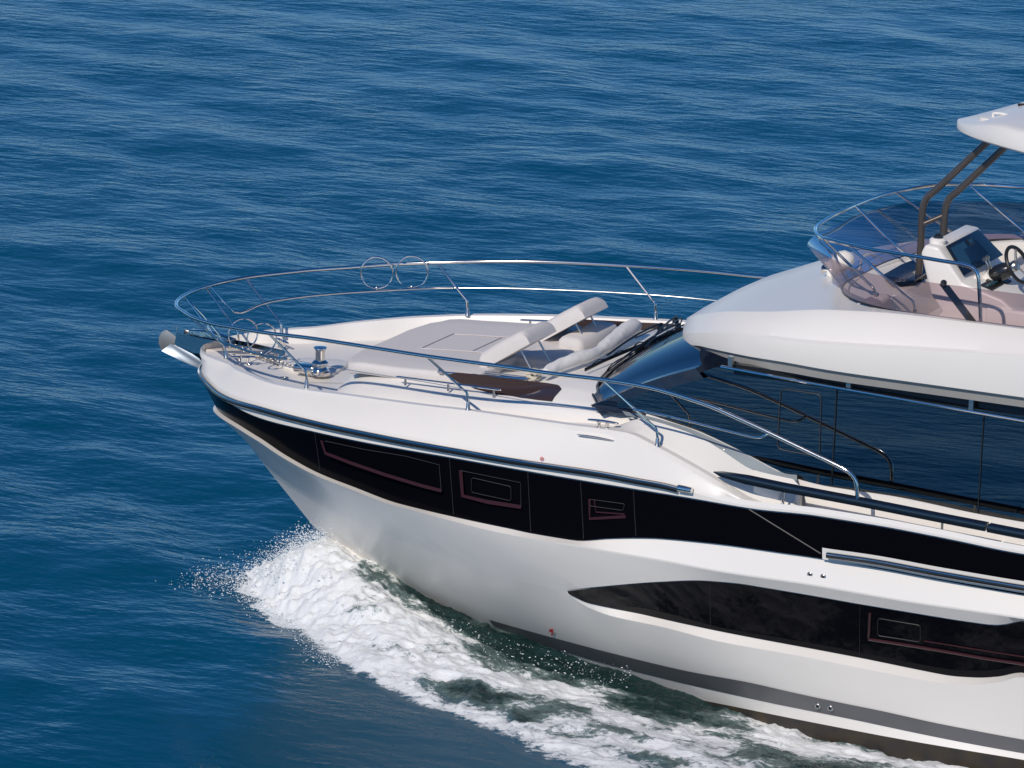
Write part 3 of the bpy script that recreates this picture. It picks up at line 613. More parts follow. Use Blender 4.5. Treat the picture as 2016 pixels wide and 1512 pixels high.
for x in BX:
    w = fb(x); z0, z1, z2, z3 = zbot(x), zlow(x), zup(x), zcen(x)
    row = [(0, z0+.05*sst(5, 6, x)), (w*.84, z0+.05*sst(5, 6, x)), (w*.90, z0+.05*sst(5, 6, x)), (w*.965, z0), (w*.99, z0+.012), (w*1.0, z0+(z1-z0)*.55), (w*.995, z1), (w*.975, z1+.02), (w*.945, z1+(z2-z1)*.5), (w*.87, z2), (w*.85, z2+.02)]
    zt_ = lambda y: z2+.02+(z3-z2-.02)*(1-(y/max(.01, w*.85))**2); yo = yopen(x); zf2 = zt_(yo) if x < 6.80 else (4.235 if x < 7.42 else 3.96+.275*(1-sst(7.42, 7.5, x)))
    ym = (w*.85+yo+.02)/2
    row += [(ym, zt_(ym)+.004), (yo+.02, zt_(yo+.02)), (yo, min(zt_(yo), zf2+.0) if x >= 6.80 else zt_(yo)), (yo*.5, zf2), (0, zf2)]
    shell.append([(x, -y, z) for y, z in row])
b = MB(); b.grid(shell); b.grid(mirror(shell), flip=True)
b_fly = b; fly = b.build('flybridge_shell', M['gel'], yacht, sharp=22)
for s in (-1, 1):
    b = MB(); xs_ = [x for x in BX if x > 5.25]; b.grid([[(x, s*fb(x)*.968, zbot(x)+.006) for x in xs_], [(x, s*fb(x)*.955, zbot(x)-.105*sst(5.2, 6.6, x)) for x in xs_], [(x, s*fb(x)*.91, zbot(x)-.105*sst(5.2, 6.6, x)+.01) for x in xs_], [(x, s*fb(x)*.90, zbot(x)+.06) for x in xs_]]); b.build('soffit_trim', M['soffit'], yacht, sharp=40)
# windscreen of tinted acrylic
bas = [(6.76, 0, 4.235), (6.76, .5, 4.24), (6.9, .95, 4.26), (7.15, 1.35, 4.30), (7.5, 1.68, 4.34), (7.9, 1.83, 4.355), (8.5, 1.88, 4.36), (9.3, 1.9, 4.365), (10.5, 1.9, 4.37)]
top = [(6.36, 0, 4.66), (6.41, .55, 4.68), (6.55, 1.05, 4.70), (6.8, 1.377, 4.725), (7.4, 1.80, 4.71), (7.8, 1.93, 4.718), (8.5, 1.99, 4.73), (9.3, 2.02, 4.74), (10.5, 2.02, 4.75)]
def full_u(h):
    a = [Vector((p[0], -p[1], p[2])) for p in h[::-1]]; return catmull(a + [Vector(p) for p in h[1:]], 6)
UB, UT = full_u(bas), full_u(top)
b = MB(); b.grid([UB, [p.lerp(q, .5)+Vector((.03, 0, .0)) for p, q in zip(UB, UT)], UT])
acr = b.build('fly_windscreen', M['acrylic'], yacht, sharp=60)
b = MB(); b.tube([p+Vector((0, 0, .006)) for p in UB], .010, 6, False); b.build('lower_trim', M['black'], acr)
b = MB(); b.tube([p-Vector((0, 0, .014)) + (Vector((0, -.012, 0)) if p.y < 0 else Vector((0, .012, 0))) for p in UB], .010, 6, False); b.build('steel_trim', M['chrome'], acr)
for s in (-1, 1):
    for (i, w_) in ((1, .03),):
        b = MB(); p = Vector((8.62, s*1.885, 4.365)); q = Vector((8.35, s*1.985, 4.72)); b.prism([p+Vector((-.05, 0, 0)), p+Vector((.05, 0, 0)), q+Vector((.05, 0, 0)), q+Vector((-.05, 0, 0))], (0, -s*.01, 0)); b.build('joint_strip', M['navyglass'], acr)
        c = MB(); c.lathe([(.03, 0), (.03, .02), (.015, .04)], q+Vector((0, 0, .02)), (0, s, .2), 12); c.build('knob', M['black'], acr)
# rail round the windscreen
fr = [(6.48, 0, 4.84), (6.5, .45, 4.845), (6.56, .85, 4.855), (6.66, 1.12, 4.865), (6.82, 1.38, 4.88), (7, 1.526, 4.895), (7.4, 1.70, 4.906), (7.8, 1.76, 4.91), (8.2, 1.775, 4.90), (8.5, 1.78, 4.885), (8.6, 1.785, 4.83), (8.63, 1.79, 4.7), (8.67, 1.80, 4.36)]
b = MB(); b.tube(full_u(fr), .019, 10, False); fra = b.build('fly_rail', M['chrome'], yacht)
for (t, bs) in (((6.62, 1.05, 4.862), (7.36, 1.22, 4.27)), ((7.2, 1.62, 4.90), (7.93, 1.62, 4.30))):
    stanchion(bs[0], bs[1], bs[2]-.03, Vector(t), .014, fra, 'stanchion', .14)
b = MB(); b.tube([(7.2, .3, 4.2), (7.2, .3, 4.3), (7.15, .3, 4.36), (6.9, .28, 4.53), (6.49, .3, 4.845)], .014, 10, True, 5); b.build('stanchion', M['chrome'], fra)
# inside the flybridge: dash, helm, benches
b = MB(); b.prism([tuple(aZ(u, v, 4.28)) for u, v in [(1738, 545), (1775, 524), (1860, 492), (1866, 512), (1800, 556), (1755, 560)]], (0, 0, .02)); b.build('dash_top', M['navy'], yacht)
def pA(u, v, y): return Vector(aY(u, v, y))
hy0, hy1 = -.95, -.08
A_ = pA(1858, 488, hy0); D_ = pA(1893.6, 546.5, hy0); Bq = pA(1935, 449, hy1); Cq = pA(1987, 480.5, hy1)
dx_ = (Bq-A_); 
b = MB()
prof = [(A_.x-.02, A_.z+.02), (A_.x-.16, A_.z+.03), (A_.x-.20, A_.z-.06), (A_.x-.08, A_.z-.45), (A_.x+.05, 4.22), (A_.x-.1, 4.05), (D_.x+.75, 4.05), (D_.x+.62, 4.3), (D_.x+.45, D_.z-.14), (D_.x+.04, D_.z-.03)]
ya, yb = hy0-.10, hy1+.12
b.prism([(x, ya, z) for x, z in prof], (.0, yb-ya, 0)); helm = b.build('helm_console', M['gel'], yacht, bevel=.028)
scr = [Vector((A_.x, hy0, A_.z)), Vector((A_.x+.0, hy1, A_.z)), Vector((D_.x+.05, hy1+.06, D_.z+.03)), Vector((D_.x, hy0, D_.z))]
nn = (scr[1]-scr[0]).cross(scr[2]-scr[0]).normalized(); nn = nn if nn.x > 0 else -nn
b = MB(); b.prism([p+nn*.022 for p in scr], tuple(nn*.012)); sn = b.build('instrument_panel', M['navy'], helm, bevel=.008)
def onscr(a, c, e=.036): return scr[0]+(scr[1]-scr[0])*a+(scr[3]-scr[0])*c+nn*e
b = MB(); b.prism([onscr(.06, .12), onscr(.46, .12), onscr(.46, .8), onscr(.06, .8)], tuple(nn*.004)); b.build('chart_display', M['dial'], sn)
for c0_ in (.12, .42):
    b = MB(); b.prism([onscr(.54, c0_), onscr(.68, c0_), onscr(.68, c0_+.22), onscr(.54, c0_+.22)], tuple(nn*.008)); o = b.build('switch_panel', M['black'], sn)
    b = MB(); b.prism([onscr(.56, c0_+.04, .045), onscr(.66, c0_+.04, .045), onscr(.66, c0_+.14, .045), onscr(.56, c0_+.14, .045)], tuple(nn*.002)); b.build('readout', M['dial'], o)
lwp = lambda a, c: Vector((D_.x+.04+.41*c, ya+(yb-ya)*a, D_.z-.03-.11*c+.004))
for (a, c, w_, h_) in ((.12, .35, .16, .3), (.3, .3, .1, .35), (.44, .4, .12, .3)):
    b = MB(); b.prism([lwp(a, c), lwp(a+w_, c), lwp(a+w_, c+h_), lwp(a, c+h_)], (0, 0, .012)); b.build('switch_cluster', M['black'], helm)
for k in range(6):
    b = MB(); b.box(lwp(.14+.05*k, .5)+Vector((0, 0, .018)), (.05, .028, .012), bev=.003); b.build('rocker_switch', M['dial'], helm)
for a in (.50, .56):
    p = lwp(a, .1); b = MB(); b.tube([p, p+Vector((.02, 0, .07)), p+Vector((-.02, 0, .13))], .012, 8, True, 4); b.lathe([(.02, -.02), (.026, 0), (.02, .02)], p+Vector((-.02, 0, .14)), (0, 1, 0), 12); b.build('throttle_lever', M['steel'], helm)
b = MB(); p = Vector((A_.x-.10, hy0+.1, A_.z+.03)); b.lathe([(.085, -.01), (.085, .02), (.07, .035), (.05, .04)], p, n=24); cp_ = b.build('compass', M['gel'], helm); b = MB(); b.lathe([(.05, .035), (.046, .06), (.03, .078), (.008, .086)], p, n=20); b.build('compass_dome', M['rubber'], cp_)
# steering wheel
wc = pA(2004, 521, -.62); ax = Vector((.86, -.1, .50)).normalized(); a1 = Vector((0, 1, 0)).cross(ax).normalized(); a2 = ax.cross(a1).normalized()
b = MB(); b.tube([wc+a1*math.cos(t)*.185+a2*math.sin(t)*.185 for t in np.linspace(0, 2*math.pi, 40, endpoint=False)], .019, 10, False, closed=True); whl = b.build('steering_wheel', M['black'], helm)
b = MB(); b.lathe([(.05, -.03), (.055, 0), (.045, .02), (.02, .03)], wc-ax*.03, ax, 20)
for t in (.5, 2.6, 4.71): b.tube([wc-ax*.02, wc+(a1*math.cos(t)+a2*math.sin(t))*.1-ax*.01, wc+(a1*math.cos(t)+a2*math.sin(t))*.18], .014, 8, True, 3, flat=.6)
b.build('wheel_spoke', M['steel'], whl)
b = MB(); b.lathe([(.075, 0), (.085, .05), (.085, .15), (.065, .19), (.045, .24)], wc-ax*.30, ax, 22); b.build('wheel_hub', M['rubber'], whl)
b = MB(); b.tube([wc-ax*.3, wc-ax*.5+Vector((0, 0, -.1))], .08, 12, False); b.build('wheel_column', M['gel'], whl)
# benches / seats under the screen
def seat(c, d, name, parts, m='cushion2'):
    b = MB(); b.box(c, d, bev=min(d)*.25); o = b.build(name, M[m], yacht)
    for (c2, d2, n2) in parts:
        q = MB(); q.box(c2, d2, bev=min(d2)*.3); q.build(n2, M[m], o)
    return o
seat((7.75, -1.35, 4.02), (1.0, .62, .22), 'companion_seat', [((7.36, -1.30, 4.17), (.18, .6, .30), 'backrest'), ((8.05, -1.62, 4.16), (.6, .14, .26), 'armrest')])
seat((9.6, -.85, 4.10), (.6, 1.3, .36), 'helm_seat', [((9.9, -.85, 4.45), (.16, 1.3, .55), 'backrest')])
seat((8.2, .95, 4.05), (1.6, 1.0, .26), 'forward_bench', [((7.45, 1.0, 4.2), (.2, 1.1, .32), 'backrest')])
b = MB(); b.box((8.75, -1.02, 4.12), (.62, .12, .42), bev=.03); b.build('locker', M['gel'], yacht)
# horn and searchlight on the brow
hn = pA(1634, 541, .15); hn.z = 4.27
hn = Vector((6.42, -.12, 4.20))
b = MB(); b.lathe([(.045, 0), (.04, .01), (.018, .05), (.012, .14), (.02, .15)], hn+Vector((-.08, 0, .05)), (1, 0, 0), 16); o = b.build('horn', M['chrome'], yacht); c = MB(); c.box(hn+Vector((.0, 0, .02)), (.05, .04, .06)); c.build('bracket', M['gel'], o)
sp = Vector((6.62, -.32, 4.24))
b = MB(); b.lathe([(.06, 0), (.055, .05), (.04, .09)], sp, n=18); b.lathe([(.09, -.09), (.10, -.02), (.095, .06), (.05, .12), (.02, .13)], sp+Vector((0, 0, .17)), (.8, .5, .25), 22); o = b.build('searchlight', M['gel'], yacht, sharp=70)
b = MB(); b.lathe([(.085, 0), (.08, .006)], sp+Vector((0, 0, .17))-Vector((.8, .5, .25)).normalized()*.097, (.8, .5, .25), 20); b.build('lens', M['smoke'], o)

# ================================================================== HARDTOP
hx0 = 7.66
htb = lambda x: 1.75*(1-(1-min(1, max(0, (x-hx0)/2.9)))**2.2)**.74
HX = [hx0+(13.2-hx0)*(k/70)**1.6 for k in range(71)]
hrw = []
for x in HX:
    w = htb(x); t = sst(hx0-.1, hx0+.9, x); zE = 5.925-.08*(1-min(1, (x-hx0)/1.5))**2
    k = .25+.75*t; row = [(0, zE+.01), (w*.93, zE+.01), (w*.975, zE), (w, zE+.02*k), (w*1.0, zE+.04*k), (w*.985, zE+.10*k), (w*.95, zE+.175*k), (w*.93, zE+.19*k), (w*.86, zE+.205*k), (w*.4, zE+.23*k), (0, zE+.235*k)]
    hrw.append([(x, -y, z) for y, z in row])
b = MB(); b.grid(hrw); b.grid(mirror(hrw), flip=True); hard = b.build('hardtop', M['gel'], yacht, sharp=30)
hc = Vector(aZ(1968, 233, 6.05))
b = MB(); b.lathe([(.26, -.03), (.26, .006), (.22, .012)], (0, 0, 0), n=30); b.v = [(v[0]*1.0+hc.x+.05, v[1]*.55+hc.y, v[2]+6.05) for v in b.v]; o = b.build('recessed_fitting', M['gel'], hard)
b = MB(); b.tube([(hc.x-.06, hc.y, 6.05), (hc.x-.06, hc.y, 6.095), (hc.x+.10, hc.y-.02, 6.095), (hc.x+.12, hc.y-.02, 6.05)], .012, 8, True, 4, flat=1); b.build('lifting_eye', M['gel'], o)
b = MB(); b.tube([aZ(2004, 206, 6.11), aZ(2012, 206, 6.11), aZ(2040, 207, 6.11)], .013, 8, False); b.build('cable_gland', M['black'], hard)
# its front supports
def post(off, top2):
    P = [Vector((7.32, .0, 4.22)), Vector((7.33, .0, 4.6)), Vector(aY(1815, 425, 0)), Vector(aY(1823, 392, 0)), Vector(aY(1848, 366, 0)), Vector(aY(1945, 275, 0))]
    P = [p+Vector(off) for p in P]; P[-1] = Vector(top2); P[-2] = P[3].lerp(P[-1], .22)
    b = MB(); b.tube(P, .036, 14, True, 6); o = b.build('hardtop_post', M['bronze'], yacht)
    c = MB(); c.lathe([(.075, 0), (.075, .015), (.045, .03)], P[0], n=16); c.build('foot', M['steel'], o)
    return o
post((0, 0, 0), aY(1945, 278, 0)); p2 = post((.2, .1, 0), aY(1982, 286, .1))
b = MB(); b.tube([aY(1817, 441, 0), aY(1858, 424, .1)], .026, 12, False); b.build('cross_bar', M['bronze'], p2)

for s in (-1, 1):
    b = MB(); b.tube([(11.4, s*1.72, 4.38), (11.6, s*1.70, 4.9), (12.0, s*1.6, 5.96)], .045, 14, True, 6); b.build('hardtop_post', M['bronze'], yacht)

# ================================================================== CAP RAIL ALONG THE WALKWAY
cy_ = -2.47
c1 = [aY(u, v, cy_) for u, v in [(1405, 929), (1420, 933), (1470, 944), (1541, 959), (1700, 989), (1850, 1019), (1943, 1037)]]
c2 = [aY(u, v, cy_) for u, v in [(1947, 1038.5), (2016, 1052)]]; c2.append(np.array([14.5, cy_, c2[-1][2]]))
for s in (1, -1):
    for cc, nose in ((c1, True), (c2, False)):
        P = [Vector((p[0], p[1]*s, p[2])) for p in cc]; L0 = [(p.x, p.y, p.z) for p in P]
        b = MB(); rws = []
        for k, p in enumerate(P):
            g = .12 if (nose and k == 0) else (.6 if (nose and k == 1) else 1)
            rws.append([p+Vector((0, s*dy*g, dzz*g)) for dy, dzz in ((-.05, .034), (-.06, .004), (-.05, -.034), (.03, -.038), (.055, -.024), (.062, .008), (.05, .034), (-.05, .034))])
        b.grid(rws); n_ = 8; b.add(rws[-1][:7], [tuple(range(7))]); b.add(rws[0][:7], [tuple(range(7))[::-1]])
        o = b.build('cap_rail', M['cap'], yacht, sharp=45)
        if nose:
            for (u, v) in ((1541, 998), (1854, 1056)):
                q = Vector(aY(u, v, cy_)); q.y *= s; zz = cz(q.x); q.z = min(zz, q.z); t_ = float(np.interp(q.x, [p.x for p in P], [p.z for p in P]))
                c = MB(); c.tube([q, Vector((q.x, q.y, t_-.02))], .012, 10, False); c.lathe([(.026, 0), (.024, .02), (.018, .07), (.012, .085)], q, n=12); c.build('stanchion', M['steel'], o)
# little return block where the bulwark ends
for s in (-1, 1):
    b = MB(); q = Vector(aY(1525, 985, -2.3)); b.prism([(q.x-.22, s*2.2, 2.60), (q.x+.05, s*2.2, 2.56), (q.x+.05, s*2.2, 2.30), (q.x-.22, s*2.2, 2.30)], (0, s*.12, 0)); b.build('bulwark_return', M['deck'], deck, bevel=.015)

# ================================================================== LOOSE THINGS ON THE FOREDECK
def local(o, obj):
    """put a mesh built in boat coordinates under a thing standing at its own base"""
    obj.parent = o; obj.matrix_parent_inverse = Matrix.Identity(4); obj.location = -Vector(o['base'])
    return obj
def adopt(o, mb, name, m, **k): return local(o, mb.build(name, M[m], None, **k))
def child(p, mb, name, m, **k): return mb.build(name, M[m], p, **k)
# sun pad
pad = thing('sun_pad', (2.2, 0, 2.80), 'large beige sunbathing pad with two raised headrest panels on the foredeck', 'sun pad')
SPT = stab([(1.5, 2.86), (1.7, 2.895), (2, 2.905), (3.2, 2.985)])
def pad_sec(x, y0, y1, e=.045, zb_=None):
    zt_ = SPT(x); z0 = zt_-.13
    pr_ = [(y0, z0), (y0-.0, zt_-e), (y0+e*.3*(1 if y1 > y0 else -1), zt_-e*.3), (y0+e*(1 if y1 > y0 else -1), zt_)]
    return pr_
outl = [(1.38, -.6), (1.38, .45), (1.44, .85), (1.58, 1.04), (2.2, 1.12), (3.1, 1.15), (3.1, -1.28), (2.2, -1.26), (1.56, -1.2), (1.43, -1.0)]
def slab(outline, ztf, th, edge, name, m, parent, crease=()):
    """cushion: rounded edge slab over a polygon outline, top following ztf(x)"""
    n = len(outline); c_ = np.mean(np.array(outline), axis=0); P = []
    A = [Vector((p[0], p[1], 0)) for p in outline]
    dense = []
    for i in range(n):
        a, b_ = A[i], A[(i+1) % n]; L = (b_-a).length; k = max(2, int(L/.12))
        for j in range(k): dense.append(a.lerp(b_, j/k))
    def inset(d):
        out = []
        for p in dense:
            v = Vector((p.x-c_[0], p.y-c_[1], 0)); L = v.length; out.append(Vector((c_[0], c_[1], 0))+v*(max(0, L-d)/L))
        return out
    rings = []
    for d, h in ((.02, -th), (0, -th+.02), (0, -edge), (edge*.15, -edge*.45), (edge*.5, -edge*.12), (edge*1.1, 0)):
        rings.append([Vector((p.x, p.y, ztf(p.x)+h)) for p in inset(d)])
    for f in (.25, .5, .75):
        rings.append([Vector((p.x, p.y, ztf(p.x)+.004)) for p in [q.lerp(Vector((c_[0], c_[1], 0)), f) for q in inset(edge*1.1)]])
    b = MB(); rings = [r + [r[0]] for r in rings]; b.grid(rings); cen = Vector((c_[0], c_[1], ztf(c_[0])+.004)); r = rings[-1]; b.add(r[:-1]+[cen], [(i, (i+1) % (len(r)-1), len(r)-1) for i in range(len(r)-1)])
    o = b.build(name, M[m], parent, sharp=50); return o
mt = local(pad, slab(outl, SPT, .12, .045, 'mattress', 'cushion', None))
for s_ in ((1.6, .35), (1.5, -.38)):
    b = MB(); y = s_[1]; b.tube([(1.52, y, SPT(1.52)+.002), (2.2, y, SPT(2.2)+.010), (3.05, y, SPT(3.05)+.010)], .017, 6, False, flat=.35); o = child(mt, b, 'seam', 'cushion2')
for x_ in (1.98, 2.55):
    b = MB(); b.tube([(x_, -.38, SPT(x_)+.010), (x_, .35, SPT(x_)+.010)], .006, 6, False, flat=.35); child(mt, b, 'seam', 'darkseam')
def headrest(yp, w2):
    u0 = Vector(aY(952, 727, -.98)); tp = Vector(aY(1037, 680, -.98)); d = (tp-u0); d.y = 0; L = d.length+.03; d.normalize(); nrm = Vector((-d.z, 0, d.x)); th = .165
    sec = [(0, 0), (0, .55), (.02, .8), (.06, .97), (.12, 1), (w2-.12, 1), (w2-.06, .97), (w2-.02, .8), (w2, .55), (w2, 0)]; n_ = len(sec); rws = []
    for t, g, e in ((-.03, .55, 0), (.0, .85, 0), (.06, 1, 0), (.5, 1.03, 0), (.86, 1, 0), (.93, .93, .005), (.98, .72, .015), (1.0, .45, .02)):
        r_ = [u0+d*(L*t)+nrm*(h*th*(g if h > 0 else 1)) + Vector((0, yp-u0.y+min(max(a, e), w2-e), 0)) for a, h in sec]; rws.append(r_+[r_[0]])
    b = MB(); b.grid(rws); b.add(rws[0][:n_], [tuple(range(n_))]); b.add(rws[-1][:n_], [tuple(range(n_))[::-1]])
    o = adopt(pad, b, 'headrest', 'cushion', sharp=40)
    for s in (.12, w2-.12):
        p = u0+d*(.70*L)+nrm*(-.005)+Vector((0, yp-u0.y+s, 0)); q = MB(); q.tube([p, p+Vector((.20, 0, -.30))], .011, 8, False); q.build('strut', M['steel'], o)
    return o
headrest(-.98, .66); headrest(.32, .60)
# seat well behind the pad
b = MB(); b.box((3.28, .35, 2.90), (.55, 1.55, .13), bev=.05); adopt(pad, b, 'seat_cushion', 'cushion')
b = MB(); b.box((3.40, .66, 2.98), (.30, .95, .20), bev=.08); adopt(pad, b, 'bolster', 'cushion')
# rolled cover lying across the coachroof
cov = thing('rolled_cover', (3.75, 0, 3.0), 'rolled white canvas cover lying across the coachroof in front of the windshield', 'cover')
A_ = [aZ(1072, 735, 3.08), aZ(1095, 722, 3.10), aZ(1130, 708, 3.13), aZ(1165, 698, 3.13), aZ(1190, 684, 3.14), aZ(1222, 660, 3.16), aZ(1243, 645, 3.17), aZ(1249, 641, 3.16)]
b = MB(); P = catmull([Vector(p) for p in A_], 8); rad = stab([(0, .045), (.12, .065), (.35, .075), (.5, .06), (.62, .085), (.85, .095), (.96, .085), (1, .04)])
b.tube(P, lambda t: rad(t)*(1+.03*math.sin(t*19)), 20, False, flat=.9)
b.v = [(x+.003*math.sin(y*23+z*60), y, z+.003*math.sin(y*17+x*70)) for x, y, z in b.v]
adopt(cov, b, 'canvas_roll', 'canvas', sharp=180)
b = MB(); c_ = Vector(aZ(1050, 740, 3.02)); pts = []
for k in range(46): t = k*.9; pts.append(c_+Vector((.05*math.cos(t)*(1+.3*math.sin(k*1.7)), .085*math.sin(t*1.13), .035*math.sin(t*.71)+.01)))
b.tube(pts, .016, 8, True, 3); adopt(cov, b, 'tie_rope', 'rope')
# folded awning poles
pol = thing('awning_poles', (3.0, -1.25, 2.9), 'telescopic steel awning poles laid beside the sun pad', 'poles')
b = MB(); b.tube([aY(862, 732, -1.28), aY(920, 737, -1.28), aY(975, 742, -1.27)], .011, 8, False); b.tube([aY(915, 738, -1.30), aY(1040, 746, -1.28)], .015, 8, False); adopt(pol, b, 'pole', 'chrome')
b = MB(); b.tube([aY(955, 733, -1.22), aY(1060, 747, -1.22)], .013, 8, False); adopt(pol, b, 'pole', 'steel')
for (u, v) in ((868, 732), (902, 740), (935, 740)):
    b = MB(); p = Vector(aY(u, v, -1.29)); b.tube([p-Vector((.025, 0, 0)), p+Vector((.025, 0, 0))], .022, 10, False); adopt(pol, b, 'clamp', 'steel')
# anchor
anc = thing('anchor', (-1.15, 0, 2.5), 'polished steel plough anchor stowed in the bow roller', 'anchor')
b = MB()                                                                     # shank: broad polished plates
b.prism([tuple(aY(u, v, -.045)) for u, v in [(355, 676), (371, 650), (412, 653), (458, 670), (452, 697), (430, 693), (398, 703), (376, 692)]], (0, .09, 0)); adopt(anc, b, 'shank', 'mirror', bevel=.006)
b = MB()                                                                     # plough fluke: flared plates meeting in a keel
for s_ in (-1, 1):
    pl = [(317, 691), (334, 678), (352, 668), (366, 688), (392, 706), (405, 722), (401, 729), (360, 712)]
    P = [Vector(aY(u, v, -.10)) for u, v in pl]; kz = [.13, .08, .0, .03, .03, .02, .05, .12]
    P = [Vector((p.x, -s_*(.02+(.12 if q > .05 else 0)) if False else s_*(.02+q*.75), p.z)) for p, q in zip(P, kz)]
    if s_ < 0: P = [Vector(aY(u, v, -(.02+q*.75))) for (u, v), q in zip(pl, kz)]
    else: P = [Vector((aY(u, v, -(.02+q*.75))[0], .02+q*.75, aY(u, v, -(.02+q*.75))[2])) for (u, v), q in zip(pl, kz)]
    b.prism(P, (0, .012, .004))
adopt(anc, b, 'fluke', 'satin', bevel=.002)
b = MB(); P = [aY(u, v, -.07) for u, v in [(312, 676), (313, 662), (319, 653), (327, 650), (339, 657), (352, 668), (347, 677), (330, 683), (318, 690)]]; b.prism([tuple(p) for p in P], (-.012, .03, .0)); adopt(anc, b, 'fluke_blade', 'tan', bevel=.004)
b = MB(); b.tube([aY(346, 640, 0), aY(350, 668, 0)], .006, 6, False); adopt(anc, b, 'trip_pin', 'steel')

# ================================================================== WATER
def vnoise(x, y, seed=0):
    xi = np.floor(x).astype(np.int64); yi = np.floor(y).astype(np.int64); fx = x-xi; fy = y-yi; fx = fx*fx*fx*(fx*(fx*6-15)+10); fy = fy*fy*fy*(fy*(fy*6-15)+10)
    def h(a, b):
        n = (a*374761393 + b*668265263 + seed*974634777) & 0xffffffff; n = ((n ^ (n >> 13))*1274126177) & 0xffffffff; return ((n ^ (n >> 16)) & 0xffff)/65535.0
    return (h(xi, yi)*(1-fx)+h(xi+1, yi)*fx)*(1-fy)+(h(xi, yi+1)*(1-fx)+h(xi+1, yi+1)*fx)*fy
def fbm(x, y, o=4, seed=0, billow=False):
    s = 0; a = 1; t = 0
    for k in range(o):
        n = vnoise(x, y, seed+k*17)
        if billow: n = abs(2*n-1)
        s = s+a*n; t += a; a *= .5; x, y = x*1.9+3.1, y*1.9+7.7
    return s/t
def calm(x, y):
    """smooth slick thrown forward of the bow wave"""
    d = ((x-4.1-.25*(y+4.4))/2.9)**2+((y+4.5)/2.0)**2
    d = d*(.75+.5*vnoise(x*.9, y*.9, 77)) + .35*(vnoise(x*2.4, y*2.4, 78)-.5)
    return np.clip((1.35-d)*1.6, 0, 1)
def swell(x, y):
    c = calm(x, y); z = 0
    rg = np.random.default_rng(3)
    for k in range(34):
        lam = 0.75*(1.12**k) if k < 22 else rg.uniform(.8, 3); th = rg.normal(math.radians(70), .55); A = .0024*lam**.9 if lam < 5 else .010
        kx, ky = math.cos(th)*2*math.pi/lam, math.sin(th)*2*math.pi/lam
        z = z+A*np.sin(kx*x+ky*y+rg.uniform(0, 6.28))*(1-.62*c if lam < 4 else 1-.3*c)
    env = np.exp(-((x-3)**2+y**2)/60.0**2)
    return z*env
XB = lambda x: None
bx_ = [(-.3, 0), (-.19, -.27), (.0, -.5), (.43, -.93), (1.2, -1.47), (1.8, -2.08), (2.5, -2.66), (2.93, -2.87), (3.52, -3.23), (4.0, -3.43), (4.76, -3.78), (5.5, -4.19), (8, -5.2), (12, -6.5), (15, -7.2)]
inn_ = [(-.3, 0), (.9, 0), (1.4, -.15), (2, -.55), (2.8, -1.1), (3.6, -1.5), (5.5, -1.9), (8, -2.1), (15, -2.1)]
amp_ = [(-.35, .0), (-.1, .05), (.2, .20), (.5, .40), (.75, .54), (1.0, .52), (1.5, .40), (2.4, .25), (3.6, .16), (6, .08), (10, .03), (15, .02)]
tt = lambda T, x: np.interp(x, [q[0] for q in T], [q[1] for q in T])
def wave_fields(x, y):
    ya = -np.abs(y); wob = (fbm(x*1.6, y*1.6, 4, 5)-.5)*.5 + (fbm(x*6, y*6, 3, 9)-.5)*.22
    fr = np.clip((x+.25)/.35, 0, 1)
    fing = (fbm(x*1.1+4, ya*6.5, 3, 61)-.5)*.75*np.clip((1.6-x)/1.2, 0, 1); out = tt(bx_, x+wob*.5*fr+fing)+wob*.7*np.clip((x+.1)/1.5, .25, 1); inn = tt(inn_, x)
    s = (ya-out)/np.maximum(.12, inn-out)                                     # 0 at outer edge, 1 at inner edge
    inside = np.clip((s+.16)/.20, 0, 1)*np.clip((x+.45+wob*.6)/.2, 0, 1)*np.clip((13.1+wob*3-x)/1.6, 0, 1)
    prof = np.clip(s/.62, 0, 1); prof = prof*prof*(3-2*prof); prof = prof*(1-(.75*np.clip((x-1.2)/1.2, 0, 1))*np.clip((s-.65)/.35, 0, 1))
    return s, inside, prof, tt(amp_, x)
def trough(x, y): return -(.12+.10*np.clip((x-4)/4, 0, 1))*np.clip((x-2.6)/1.6, 0, 1)*np.exp(-np.clip((-2.1-y), 0, 9)**2/1.2)
def base_h(x, y):
    return swell(x, y)+trough(x, -np.abs(y))

wm = bpy.data.materials.new('sea_water'); wm.use_nodes = True; n = wm.node_tree; b_ = n.nodes['Principled BSDF']
WCOL = (.0, .066, .128)
b_.inputs['Base Color'].default_value = (*WCOL, 1); b_.inputs['Roughness'].default_value = .16; b_.inputs['IOR'].default_value = 1.28; b_.inputs['Specular Tint'].default_value = (.2, .75, 1, 1)
tc = n.nodes.new('ShaderNodeNewGeometry'); sep = n.nodes.new('ShaderNodeAttribute'); sep.attribute_name = 'calm'
def nznode(scale, detail, sxy=(1, 1), rot=0, rough=.55):
    mp = n.nodes.new('ShaderNodeMapping'); mp.inputs['Scale'].default_value = (sxy[0], sxy[1], 1); mp.inputs['Rotation'].default_value = (0, 0, rot)
    z = n.nodes.new('ShaderNodeTexNoise'); z.inputs['Scale'].default_value = scale; z.inputs['Detail'].default_value = detail; z.inputs['Roughness'].default_value = rough
    n.links.new(tc.outputs['Position'], mp.inputs[0]); n.links.new(mp.outputs[0], z.inputs['Vector']); return z
n1 = nznode(2.3, 3, (.75, 1.5), R(12)); n2 = nznode(6.5, 4, (.7, 1.4), R(-14)); n3 = nznode(.35, 2)
w2 = n.nodes.new('ShaderNodeMapRange'); w2.inputs[3].default_value = .20; w2.inputs[4].default_value = .01; n.links.new(sep.outputs['Fac'], w2.inputs[0])
